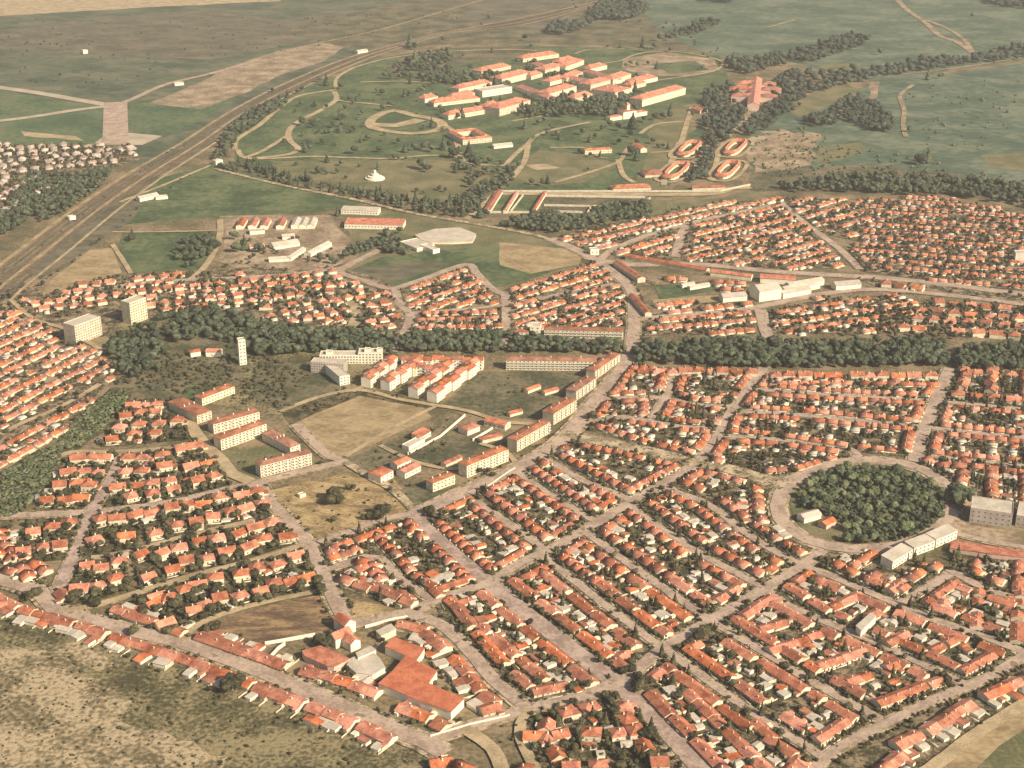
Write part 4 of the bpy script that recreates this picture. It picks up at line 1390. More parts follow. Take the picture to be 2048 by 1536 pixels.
patch('plaza', [(1925, 965), (1950, 960), (1965, 985), (1940, 1020), (1925, 1010)], M['sand'], 1)
# pavilion in the oval park
simple('pavilion', 'white gabled pavilion on the grass of the oval park', 'pavilion', (1608, 1048), (1642, 1038), 9, 4.5, 'gable', 0, rm='roof_pale')
simple('pavilion', 'pinkish small hut beside the white pavilion in the oval park', 'hut', (1652, 1060), (1672, 1050), 8, 4, 'gable', 0, wall='wall_pink')
# warehouses
simple('warehouse', 'big white warehouse with dark left side right of centre', 'warehouse', (1518, 604), (1562, 598), 22, 12, 'gable', 0, rm='roof_pale')
for i, (A, B) in enumerate([((1566, 598), (1622, 588)), ((1570, 590), (1640, 577)), ((1580, 582), (1648, 570))]):
    simple('warehouse', ['front', 'middle', 'rear'][i] + ' one of three long white sheds beside the warehouse', 'shed', A, B, 11, 6, 'gable', 0, rm='roof_pale')
simple('warehouse', 'grey-roofed white shed under the railway-like street', 'shed', (1672, 582), (1722, 578), 14, 6, 'gable', 0, rm='wall_grey')
simple('warehouse', 'low grey factory building on the tan field', 'shed', (1446, 606), (1494, 602), 14, 6, 'gable', 0, rm='wall_grey')
simple('warehouse', 'long red-roofed shed left of the white warehouse', 'shed', (1520, 566), (1590, 570), 14, 6, 'gable', 0)
for i, (A, B) in enumerate([((1365, 577), (1390, 572)), ((1380, 581), (1420, 574))]):
    simple('shed', ['left', 'right'][i] + ' one of two narrow white sheds on the green patch', 'shed', A, B, 6, 3.5, 'gable', 0, rm='roof_pale')
simple('house', 'white cube house at the road junction below the country road', 'house', (1181, 511), (1198, 510), 9, 7, 'flat', 1)
simple('long_house', 'long straight red roof running along the main junction road', 'long building', (1250, 520), (1412, 549), 9, 5, 'gable', 0, wall='wall')
simple('long_house', 'long red roof continuing toward the white warehouse', 'long building', (1420, 552), (1502, 562), 9, 5, 'gable', 0, wall='wall')
simple('long_house', 'red-roofed row slanting down from the road junction', 'long building', (1226, 533), (1275, 566), 10, 5, 'gable', 0, wall='wall')
simple('long_house', 'orange vertical roof beside the street down to the belt', 'long building', (1290, 635), (1303, 634), 62, 5, 'gabley', 0, wall='wall')
patch('field', [(1310, 575), (1420, 565), (1440, 580), (1320, 600)], M['lawn'], 1)
patch('field', [(1305, 600), (1440, 590), (1440, 610), (1310, 625)], M['drylot'], 1)
simple('house', 'white blockhouse at the far right among the terraces', 'warehouse', (2030, 522), (2070, 524), 14, 9, 'flat', 0)
# school and yards below the park
make_building('school', 'long pale school with a row of dark windows below the park', 'school', (689, 457), (806, 460), [dict(x0=0, x1=0, y1=24, h=6, roof='shed', rise=1.5, floors=1, win=4, rm='roof_far', ws=(1.6, 1, 1.6))])
simple('school', 'second pale school building behind the long one', 'school', (682, 428), (756, 431), 16, 5.5, 'shed', 1, rise=1.2, rm='roof_pale')
make_building('depot', 'low L-shaped depot with pale flat roof right of the school', 'depot', (800, 490), (834, 504), [dict(x0=0, x1=0, y1=26, h=4, roof='flat'), dict(x0=30, x1=56, y0=10, y1=20, h=5, roof='flat')])
prism('depot', 'round-ended pale depot roof below the country road', 'depot', [(830, 470), (870, 458), (920, 455), (952, 468), (945, 482), (905, 484), (850, 484)], 3, 'roof_pale')
for i, x in enumerate([480, 504, 528, 560, 590, 606, 622]):
    simple('barrack', f'{["first","second","third","fourth","fifth","sixth","seventh"][i]} from left of the small barrel-roofed barracks', 'barrack', (x - 8, 459 - (i > 3) * 1), (x + 7, 459 - (i > 3) * 1), 34, 4.5, 'gabley', 0, rm='roof' if i < 4 else 'roof_pale', group='barracks in a row')
for i, (A, B, d, lb) in enumerate([((538, 525), (578, 523), 8, 'low white shed at the front of the barracks yard'), ((582, 523), (612, 503), 8, 'slanting white shed in the barracks yard'), ((622, 514), (664, 492), 10, 'larger white gabled shed right in the barracks yard'), ((565, 480), (590, 478), 10, 'white hut in the middle of the barracks yard'), ((500, 470), (530, 468), 12, 'pale flat hut at left of the barracks yard'), ((548, 500), (600, 492), 16, 'wide pale hall in the centre of the barracks yard'), ((500, 500), (530, 498), 9, 'red-roofed hut at the left of the barracks yard')]):
    simple('shed', lb, 'shed', A, B, d, 4, 'gable' if i != 4 else 'flat', 0, rm='roof_pale' if i != 6 else 'roof')
simple('barn', 'white barn on the grass beside the railway', 'barn', (280, 404), (318, 396), 10, 5, 'gable', 0, rm='roof_pale')
simple('barn', 'small cream barn beside the white barn near the railway', 'barn', (312, 400), (336, 398), 8, 3.5, 'flat', 0)
simple('hut', 'white railway hut between the tracks', 'hut', (140, 442), (152, 439), 6, 5, 'flat', 0)
simple('station_house', 'cream station house beside the far railway bend', 'station', (716, 108), (736, 105), 10, 5, 'gable', 0, rm='roof_pale')
simple('lodge', 'round white lodge at the lower left gate of the park', 'lodge', (432, 330), (446, 327), 9, 6, 'hip', 0, rm='roof_pale')
simple('hut', 'lone white hut in the middle of the airfield grass', 'hut', (167, 108), (176, 107), 8, 7, 'flat', 0)
simple('hut', 'small white hangar beside the airfield track', 'hangar', (350, 172), (368, 170), 9, 4, 'gable', 0, rm='roof_pale')
# monument
mr = bpy.data.objects.new('monument', None)
mx_, my_ = P(750, 358)
mr.location = (mx_, my_, 0)
fin(mr, None, 'white tiered round monument on the lawn of the park', 'monument')
for i, (r_, z0_, z1_) in enumerate([(14, -.2, 2.2), (10, 2.2, 4.6), (5, 4.6, 8), (2, 8, 13)]):
    g_ = G()
    n_ = 20
    v_ = [(r_ * math.cos(6.2832 * k / n_), r_ * math.sin(6.2832 * k / n_), z) for z in (z0_, z1_) for k in range(n_)]
    g_.faces(v_, [(k, (k + 1) % n_, n_ + (k + 1) % n_, n_ + k) for k in range(n_)] + [tuple(range(n_, 2 * n_))])
    fin(bpy.data.objects.new('tier', mesh('tier', g_.v, g_.f, [M['wall_white']])), parent=mr)
BH.add(mx_, my_, 15)
# ---- hospital
HG = 'hospital pavilions with red hipped roofs'
def pav(label, A, B, h, depth=15, floors=2, **k):
    depth = depth * 1.5
    h = h * .82
    k.setdefault('rise', 6.0)
    k.setdefault('rm', 'roof_far')
    k.setdefault('wall', 'wall')
    k.setdefault('win', 4.2); k.setdefault('chim', 2); k.setdefault('rt', 0.75)
    simple('hospital_pavilion', label, 'hospital pavilion', A, B, depth, h, 'hip', floors, **k)
pav('longest white hospital pavilion at the lower right of the complex', (1284, 214), (1371, 189), 15, 18, 3)
pav('hospital pavilion left of the longest one, with short front', (1230, 197), (1264, 187), 13, 34, 3)
pav('hospital pavilion with white front in the middle of the complex', (1181, 181), (1221, 170), 12, 18)
pav('white hospital pavilion right of the middle one', (1226, 170), (1262, 158), 12, 18)
pav('upper hospital pavilion, left half of the pair behind', (1090, 150), (1126, 140), 11, 18)
pav('upper hospital pavilion, right half of the pair behind', (1131, 143), (1168, 129), 11, 20)
pav('hospital wing below the upper pair of pavilions', (1133, 167), (1166, 154), 11, 14)
pav('left white hospital pavilion facing the car circle side', (1004, 171), (1063, 156), 14, 20, 3)
pav('hospital pavilion with long dark shaded side in the centre', (1097, 200), (1153, 184), 13, 18)
pav('white hospital pavilion rising above the park trees', (999, 233), (1061, 215), 16, 22, 3)
pav('front hospital wing along the drive circle', (897, 240), (977, 227), 9, 12, 1)
pav('low hospital wing above the front one', (868, 214), (960, 203), 8, 14, 1)
pav('small hospital wing at the left end near the circle', (850, 206), (876, 200), 8, 12, 1)
pav('hospital wing with white gable behind the grey flat roof', (918, 186), (984, 172), 9, 14, 1)
pav('small detached pavilion at the upper left of the hospital', (963, 150), (1022, 138), 8, 16, 1)
pav('topmost hospital pavilion behind the upper pair', (1046, 125), (1118, 115), 9, 16, 1)
pav('hospital wing at the upper right, beyond the white pair', (1270, 172), (1315, 162), 9, 16, 1)
for A, B, d, lb in [((1100, 172), (1135, 163), 14, 'small red-roofed wing between the upper pair and the centre'), ((1150, 205), (1185, 196), 12, 'low red wing right of the dark-sided pavilion'), ((1262, 180), (1292, 172), 14, 'red wing joining the right white pavilions'), ((905, 205), (950, 194), 12, 'middle wing of the left hospital group'), ((980, 222), (1002, 215), 14, 'short wing beside the pavilion above the trees'), ((1120, 132), (1150, 124), 12, 'small wing beside the topmost pavilion'), ((1062, 160), (1085, 154), 12, 'red wing right of the left white pavilion')]:
    pav(lb, A, B, 9, d, 1)
pav('hospital connecting wing in the upper middle', (1180, 146), (1214, 138), 9, 14, 1)
simple('hospital_pavilion', 'grey flat-roofed hospital hall between red wings', 'hospital pavilion', (965, 195), (1024, 186), 26, 11, 'flat', 2)
for i, (A, B, d, lb) in enumerate([((1130, 163), (1180, 176), 14, 'upper'), ((1030, 180), (1095, 205), 14, 'left'), ((1165, 150), (1230, 168), 12, 'right'), ((1062, 134), (1092, 146), 14, 'top')]):
    simple('hospital_corridor', f'{lb} slanting red-roofed corridor wing linking the pavilions', 'hospital wing', A, B, d * 1.4, 7, 'hip', 0, rt=.7, rise=5, rm='roof_far')
a_, b_ = P(926, 290), P(984, 284)
L_ = math.dist(a_, b_)
make_building('villa', 'square red-roofed villa with an inner courtyard near the circle', 'villa', (926, 290), (984, 284),
              [dict(x0=0, x1=L_, y0=0, y1=11, h=8, roof='hip', floors=2, win=4, rt=.6), dict(x0=0, x1=11, y0=11.02, y1=55, h=8, roof='gabley', rise=2.2, rt=.6), dict(x0=L_ - 11, x1=L_, y0=11.02, y1=55, h=8, roof='gabley', rise=2.2, rt=.6), dict(x0=0, x1=L_, y0=55.02, y1=67, h=8, roof='hip', rt=.6)], wall='wall')
simple('hall', 'low white annex right of the courtyard villa', 'annex', (988, 298), (1026, 294), 12, 4, 'gable', 0, rm='roof_pale')
make_building('administration_building', 'white turreted administration building amid red wings', 'administration building', (1222, 243), (1316, 228),
              [dict(x0=0, x1=26, y0=2, y1=14, h=6, roof='hip', floors=1), dict(x0=26.02, x1=54, y0=0, y1=16, h=12, roof='hip', floors=2), dict(x0=54.02, x1=80, y0=3, y1=15, h=7, roof='hip', floors=1), dict(x0=37, x1=43, y0=4, y1=10, z0=12, h=22, roof='hip', rise=5)])
simple('lodge', 'long red-roofed lodge with hedge on the park lawn', 'lodge', (1170, 309), (1224, 306), 12, 6, 'hip', 1, wall='wall')
simple('lodge', 'narrow upright red roof right of the long lodge', 'lodge', (1281, 306), (1294, 305), 34, 6, 'gabley', 0, wall='wall')
simple('lodge', 'wide red roofed cottage surrounded by a round hedge', 'lodge', (1290, 356), (1330, 354), 26, 4, 'hip', 0, wall='wall')
simple('farmhouse', 'long red farmhouse beside the pale country road', 'farmhouse', (1226, 384), (1302, 381), 20, 4, 'hip', 0, wall='wall')
simple('farmhouse', 'long low barn right of the red farmhouse on the country road', 'barn', (1385, 381), (1450, 379), 10, 3.5, 'gable', 0, wall='wall')
simple('lodge', 'red roof among trees left of the twin farm lane', 'lodge', (1400, 228), (1415, 226), 26, 6, 'gabley', 0, wall='wall_pink')
for i, (A, B, lb) in enumerate([((968, 425), (984, 425), 'left'), ((1006, 427), (1014, 427), 'middle'), ((1062, 427), (1070, 427), 'right')]):
    ga, gb_ = P(*A), P(A[0] + 24, A[1] - 38)
    d_ = math.dist(ga, gb_)
    # sheds run along the slanting lane
    make_building('greenhouse_shed', f'{lb} long narrow slanting shed below the country road', 'shed', A, (A[0] + 24, A[1] - 38), [dict(x0=0, x1=0, y0=-(9 if i == 0 else 5), y1=0, h=4, roof='gable', rm='roof' if i == 0 else 'roof_far', rise=1.2)])
# ring-shaped farm buildings
for i, (x, y, lb) in enumerate([(1378, 300, 'upper left'), (1352, 344, 'lower left'), (1470, 297, 'upper right'), (1455, 342, 'lower right')]):
    gx, gy = P(x, y)
    rt_ = bpy.data.objects.new('ring_barn', None)
    rt_.location = (gx, gy, 0)
    rt_.rotation_euler = (0, 0, -0.35)
    fin(rt_, None, f'{lb} one of four ring-shaped red-roofed farm buildings', 'farm building', 'ring-shaped farm buildings')
    n_ = 8
    for nm, mt, rO, rI, z0_, z1_ in [('wall', 'wall', .98, .58, -.2, 4.0), ('roof', 'roof', 1.03, .52, 4.0, 5.2)]:
        a0 = [(13 * rO * math.copysign(abs(math.cos(t)) ** .6, math.cos(t)), 50 * rO * math.copysign(abs(math.sin(t)) ** .6, math.sin(t))) for t in [6.2832 * (k + .5) / 16 for k in range(16)]]
        a1 = [((13 * math.copysign(abs(math.cos(t)) ** .6, math.cos(t))) * (rI + .0), (50 * math.copysign(abs(math.sin(t)) ** .6, math.sin(t))) * (rI + .12)) for t in [6.2832 * (k + .5) / 16 for k in range(16)]]
        am = [((p[0] + q[0]) / 2, (p[1] + q[1]) / 2) for p, q in zip(a0, a1)]
        v_ = [(x_, y_, z0_) for x_, y_ in a0] + [(x_, y_, z0_) for x_, y_ in a1]
        if nm == 'wall':
            v_ += [(x_, y_, z1_) for x_, y_ in a0] + [(x_, y_, z1_) for x_, y_ in a1]
            fs_ = [(k, (k + 1) % 16, 32 + (k + 1) % 16, 32 + k) for k in range(16)] + [(16 + (k + 1) % 16, 16 + k, 48 + k, 48 + (k + 1) % 16) for k in range(16)]
        else:
            v_ += [(x_, y_, z1_ + 2.2) for x_, y_ in am]
            fs_ = [(k, (k + 1) % 16, 32 + (k + 1) % 16, 32 + k) for k in range(16)] + [(16 + (k + 1) % 16, 16 + k, 32 + k, 32 + (k + 1) % 16) for k in range(16)]
        fin(bpy.data.objects.new(nm, mesh(nm, v_, fs_, [M[mt]], None, [.6] * len(fs_))), parent=rt_)
    for a in range(0, 360, 30):
        BH.add(gx + 15 * math.cos(a * .01745) + 17 * math.sin(a * .01745), gy + 48 * math.sin(a * .01745), 8)
    ptsr = []
    for k in range(14):
        t = 6.2832 * k / 14
        ux, uy = 22 * math.copysign(abs(math.cos(t)) ** .7, math.cos(t)), 64 * math.copysign(abs(math.sin(t)) ** .7, math.sin(t))
        ptsr.append(proj(gx + ux * math.cos(-.35) - uy * math.sin(-.35), gy + ux * math.sin(-.35) + uy * math.cos(-.35)))
    ROADS.append((ptsr, 6, 'farm_track', 'sand', True, 0, 'pave'))
# pink cross-shaped convent
make_building('convent', 'pinkish cross-shaped building with long red nave between woods', 'convent', (1494, 221.2), (1516, 222.0),
              [dict(x0=0, x1=20, y0=0, y1=240, h=10, roof='gabley', rise=4, rm='roof_far'), dict(x0=-30, x1=-.02, y0=75, y1=97, h=9, roof='hip', rm='roof_far'), dict(x0=20.02, x1=50, y0=75, y1=97, h=9, roof='hip', rm='roof_far'),
               dict(x0=-36, x1=-.02, y0=135, y1=160, h=9, roof='hip', rm='roof_far'), dict(x0=20.02, x1=56, y0=135, y1=160, h=9, roof='hip', rm='roof_far'), dict(x0=-24, x1=-.02, y0=190, y1=215, h=8, roof='hip', rm='roof_far'), dict(x0=20.02, x1=46, y0=190, y1=215, h=8, roof='hip', rm='roof_far')], wall='wall_pink')
patch('forecourt', [(1486, 222), (1520, 218), (1500, 262), (1474, 268), (1466, 250)], M['bare'], 1)
wall_line([(1300, 412), (1285, 440)], 3, 'slanting pink wall in the field below the farmhouse', 1.2, 'wall_pink')
wall_line([(1165, 445), (1182, 415)], 3, 'slanting pale wall beside the dark grove', 1.2, 'wall_pink')
wall_line([(1064, 422), (1088, 392)], 3, 'pink field wall below the country road', 1.2, 'wall_pink')
for i, (pl, lb) in enumerate([([(975, 426), (1060, 426)], 'front wall of the long plots below the country road'), ([(1088, 393), (1290, 396)], 'long pale wall under the country road'), ([(1020, 426), (1046, 392)], 'wall between the two left plots'), ([(1088, 412), (1180, 414)], 'wall across the middle plot'), ([(1095, 424), (1165, 426)], 'lower wall of the middle plot'), ([(1182, 414), (1290, 412)], 'wall above the right dark grove'), ([(1300, 398), (1284, 412)], 'short pink wall at the right grove corner'), ([(1000, 384), (1440, 384)], 'long white wall along the far side of the country road'), ([(1440, 384), (1500, 371)], 'white wall bending up at the right end of the country road')]):
    wall_line(pl, 2.6, lb, 1.4, 'wall_pink' if 'pink' in lb else 'wall')
simple('house', 'low white house left of the slim tower', 'house', (382, 715), (402, 712), 8, 5, 'hip', 0)
simple('house', 'white-gabled red roofed lodge nearest the slim tower', 'house', (412, 714), (442, 714), 9, 5.5, 'gable', 0)

patch('lawn', [(-40, 970), (75, 900), (140, 876), (118, 955), (45, 1036), (-40, 1050)], M['garden_green'], 2, 15)
patch('lawn', [(108, 897), (150, 840), (180, 808), (222, 776), (268, 776), (250, 818), (208, 866), (150, 905)], M['garden_green'], 2, 15)
# ---- woods and belts (masses nobody could count)
wood([(500, 652), (560, 652), (660, 668), (770, 668), (792, 690), (785, 722), (700, 712), (640, 706), (520, 716), (480, 690)], 'dense dark green tree belt above the unfinished block', 'leaf_dark', (3.6, 6.2), 30)
wood([(812, 668), (1000, 672), (1080, 682), (1240, 690), (1250, 712), (1180, 708), (1000, 706), (960, 712), (900, 704), (795, 706)], 'dark tree belt between the balconied blocks', 'leaf_dark', (3.6, 6.0), 30)
wood([(1296, 690), (1400, 690), (1500, 686), (1640, 692), (1760, 688), (1880, 694), (1895, 708), (1890, 734), (1700, 737), (1500, 738), (1280, 726), (1266, 708)], 'broad tree belt right of the central street', 'leaf_dark', (3.6, 7), 32)
wood([(1928, 700), (2100, 692), (2100, 742), (1915, 738), (1905, 720)], 'tree belt at the right edge of the picture', 'leaf_dark', (3.6, 7), 32)
wood([(-40, 975), (75, 905), (135, 880), (110, 950), (40, 1030), (-40, 1045)], 'smooth dark wood strip at the left edge', 'leaf_park', (1.9, 2.9), 6.5, hgt=.5)
wood([(112, 895), (150, 845), (180, 815), (225, 782), (262, 780), (245, 815), (205, 860), (150, 900)], 'smooth dark wood strip left of the villas', 'leaf_park', (1.9, 2.9), 6.5, hgt=.5)
wood([(418, 318), (440, 300), (470, 325), (560, 348), (700, 378), (800, 395), (900, 408), (925, 395), (955, 405), (930, 438), (840, 425), (740, 404), (640, 384), (540, 362), (430, 336)], 'dark conifer belt along the lower edge of the park', 'leaf_dark', (3.5, 6), 30, ('cone', 'round'), hgt=.9)
wood([(440, 290), (470, 245), (520, 215), (560, 200), (575, 210), (520, 245), (475, 275), (462, 305), (430, 318)], 'dark trees along the left boundary of the park', 'leaf_dark', (4, 7), 55)
wood([(900, 405), (1000, 360), (1040, 330), (1020, 375), (980, 405), (950, 430)], 'grove between the lane and the park belt', 'leaf_dark', (4, 6), 55)
wood([(1035, 440), (1080, 428), (1110, 430), (1180, 440), (1170, 460), (1100, 468), (1000, 455)], 'left dark grove under the country road', 'leaf_dark', (4, 6), 32)
wood([(1185, 425), (1220, 412), (1300, 408), (1300, 435), (1180, 455)], 'right dark grove under the country road', 'leaf_dark', (4, 6), 32)
wood([(1450, 125), (1520, 118), (1600, 105), (1700, 72), (1738, 82), (1720, 95), (1640, 122), (1560, 135), (1500, 150), (1470, 145)], 'far dark wood beyond the hospital', 'leaf_far', (6, 9), 110)
wood([(1560, 150), (1640, 150), (1760, 138), (1850, 122), (1940, 115), (2048, 92), (2120, 85), (2120, 112), (1960, 128), (1800, 150), (1700, 170), (1580, 200), (1540, 190)], 'long dark hedge wood crossing the far meadows', 'leaf_far', (6, 10), 120)
wood([(1410, 190), (1440, 175), (1480, 170), (1490, 215), (1490, 240), (1460, 275), (1430, 320), (1420, 360), (1370, 368), (1390, 320), (1412, 270), (1405, 230)], 'dark wood around the left side of the convent', 'leaf_far', (5, 8), 70)
wood([(1520, 190), (1560, 160), (1600, 180), (1610, 215), (1560, 235), (1530, 262), (1500, 275), (1480, 268), (1500, 245), (1518, 225)], 'dark wood right of the convent', 'leaf_far', (5, 8), 80)
wood([(1660, 225), (1700, 195), (1750, 200), (1780, 245), (1740, 262), (1690, 240), (1650, 258), (1600, 245)], 'twin dark groves in the far meadow', 'leaf_far', (5, 8), 95)
wood([(1760, 235), (1790, 245), (1775, 265), (1735, 262)], 'small grove beside the twin groves', 'leaf_far', (5, 8), 95)
wood([(1560, 376), (1700, 356), (1850, 356), (2060, 372), (2200, 395), (2200, 445), (2040, 412), (1900, 396), (1700, 386), (1560, 384)], 'dark green wood bordering the far terraces', 'leaf_dark', (5, 8), 75)
wood([(1170, 30), (1200, 5), (1280, 5), (1300, 25), (1260, 42), (1180, 42)], 'dark copse at the top of the picture', 'leaf_far', (7, 10), 160)
wood([(1085, 70), (1110, 48), (1150, 50), (1175, 45), (1180, 55), (1130, 72)], 'smaller copse left below the top copse', 'leaf_far', (7, 10), 160)
wood([(1330, 75), (1380, 55), (1420, 42), (1438, 50), (1400, 68), (1340, 84)], 'hedge of far trees slanting above the hospital', 'leaf_far', (6, 9), 160)
wood([(1395, -8), (1470, -10), (1460, 8), (1400, 4)], 'far copse cut by the top edge', 'leaf_far', (7, 10), 180)
wood([(1960, -6), (2100, -10), (2100, 22), (1990, 14)], 'dark wood in the top right corner', 'leaf_far', (7, 10), 180)
wood([(220, 690), (260, 655), (310, 665), (335, 690), (320, 740), (260, 760), (220, 735)], 'thick trees below the two tower blocks', 'leaf_dark', (4, 7), 60)
wood([(310, 635), (420, 620), (520, 645), (490, 690), (400, 680), (350, 690)], 'dark grove right of the tower blocks', 'leaf_dark', (4, 7), 60)
wood([(400, 560), (700, 560), (760, 600), (740, 650), (480, 640), (420, 600)], 'scattered dark trees among the hill houses', 'leaf_dark', (2.5, 5), 300)
wood([(60, 350), (160, 352), (120, 390), (60, 440), (0, 480), (-20, 460)], 'dark trees between the railway and the village', 'leaf_dark', (3.5, 6), 45)
wood([(150, 355), (230, 335), (200, 380), (130, 425), (80, 450), (70, 430)], 'trees beside the tracks below the village', 'leaf_dark', (3.5, 6), 45)
wood([(370, 480), (440, 470), (420, 520), (380, 540), (350, 520)], 'shaded trees at the corner of the green field', 'leaf_dark', (4, 6), 60)
wood([(680, 505), (720, 490), (780, 470), (800, 480), (850, 505), (790, 515), (750, 498), (690, 518)], 'dark trees below the school', 'leaf_dark', (3.5, 5.5), 45)
wood([(560, 815), (620, 790), (700, 775), (780, 785), (850, 805), (840, 815), (720, 790), (610, 835)], 'low scrub around the dry square field', 'leaf', (1.6, 3), 60, ('bush',), 'bushes')
wood([(1900, 990), (1940, 975), (1945, 1025), (1925, 1035), (1895, 1020)], 'dark trees beside the grey office', 'leaf_dark', (4.5, 7), 45)
wood([(1560, 640), (1900, 600), (2060, 620), (2060, 680), (1880, 680), (1600, 672)], 'scattered trees among houses above the right belt', 'leaf', (3, 5), 260)
for s_, pp, d_, r_ in [(1, [(0, 1250), (160, 1290), (400, 1370), (640, 1450), (700, 1520), (560, 1560), (380, 1470), (270, 1420), (180, 1330), (0, 1290)], 70, (0.8, 2.2)),
                       (2, [(-40, 1300), (180, 1350), (260, 1440), (500, 1580), (-40, 1580)], 38, (0.5, 1.5)),
                       (11, [(60, 1290), (190, 1310), (290, 1410), (400, 1470), (600, 1560), (520, 1590), (330, 1490), (250, 1480), (200, 1390), (120, 1340)], 22, (0.6, 2.0)),
                       (3, [(0, 1235), (300, 1320), (560, 1410), (700, 1465), (690, 1475), (500, 1400), (200, 1310), (0, 1262)], 60, (1.2, 2.8)),
                       (4, [(560, 1420), (760, 1490), (880, 1540), (700, 1560)], 110, (.8, 2.2)),
                       (5, [(540, 990), (700, 950), (800, 1000), (800, 1035), (620, 1080)], 240, (.7, 2)),
                       (6, [(230, 720), (480, 690), (620, 750), (560, 820), (380, 790), (230, 770)], 34, (1.2, 3.6)),
                       (7, [(1480, 300), (1700, 290), (1900, 330), (2048, 360), (2048, 380), (1560, 375)], 420, (2, 4)),
                       (8, [(1800, 180), (2060, 150), (2060, 300), (1860, 310)], 1600, (2, 5)),
                       (9, [(1780, 1450), (1880, 1440), (2048, 1350), (2060, 1380), (1860, 1520)], 90, (1, 2.6)),
                       (10, [(1000, 1450), (1220, 1385), (1290, 1440), (1390, 1560), (1000, 1560)], 90, (1, 2.8))]:
    wood(pp, ['weeds and bushes on the slope below the long terrace', 'dry tufts on the sandy waste ground', 'shrubs behind the long terrace yards', 'low scrub near the end of the long avenue', 'tufts on the ochre earth lot', 'scrub in the hollow around the slim tower', 'bushes over the parched meadow', 'bushes over the far right meadow', 'bushes on the verge at lower right', 'bushes between the houses at the bottom', 'weeds along the edge of the sandy waste ground'][s_ - 1],
         'leaf' if s_ not in (7, 8) else 'leaf_park', r_, d_, ('bush',), 'bushes', seed=s_)

wood([(1060, 185), (1100, 200), (1160, 190), (1230, 200), (1290, 190), (1270, 235), (1220, 235), (1130, 235), (1060, 240), (1030, 225)], 'dark trees growing between the hospital pavilions', 'leaf_dark', (5, 8), 120)
wood([(930, 150), (1000, 150), (1020, 170), (1000, 185), (930, 172), (850, 165), (840, 150)], 'trees above the left hospital wings', 'leaf_dark', (5, 8), 130)
wood([(1060, 125), (1140, 150), (1180, 165), (1140, 175), (1060, 150)], 'trees between the upper pavilions', 'leaf_dark', (4, 7), 120)
wood([(810, 120), (900, 100), (910, 135), (880, 160), (760, 160), (780, 140)], 'spinney on the upper boundary of the park', 'leaf_dark', (5, 8), 230)
wood([(920, 300), (1000, 330), (1030, 345), (1000, 375), (960, 380), (900, 350)], 'scattered trees beside the lane into the park', 'leaf_dark', (4, 7), 330)
wood([(470, 320), (560, 345), (700, 378), (860, 398), (900, 385), (800, 360), (640, 340), (520, 318)], 'scattered trees on the lower park lawn', 'leaf_dark', (3, 6), 900)
wood([(600, 210), (850, 175), (900, 200), (800, 215), (720, 235), (700, 300), (600, 300)], 'scattered trees on the park lawns left of the hospital', 'leaf_dark', (4, 7), 1500)
wood([(0, 560), (120, 462), (260, 352), (400, 262), (520, 192), (640, 140), (642, 144), (524, 198), (406, 268), (266, 358), (126, 468), (0, 568)], 'narrow strip of bushes between the railway tracks', 'leaf', (1.2, 3), 60, ('bush',), 'bushes')
wood([(60, 580), (180, 492), (300, 392), (430, 318), (434, 322), (306, 398), (186, 498), (60, 592)], 'line of bushes along the lower side of the tracks', 'leaf', (1.5, 3.5), 60, ('bush', 'round'), 'bushes')
wood([(1500, 255), (1660, 250), (1680, 300), (1640, 350), (1500, 350)], 'tufts over the pinkish bare field', 'leaf_park', (1.5, 4), 420, ('bush',), 'bushes')
wood([(1150, -5), (1330, 40), (1450, 100), (1420, 116), (1290, 60), (1130, 20)], 'bushes scattered on the slope above the hospital', 'leaf_far', (2, 5), 1300, ('bush',), 'bushes')
wood([(0, 40), (600, 30), (900, 20), (1000, 60), (700, 90), (400, 120), (200, 180), (0, 160)], 'scattered bushes on the airfield grass', 'leaf_far', (1.5, 4), 3500, ('bush',), 'bushes')
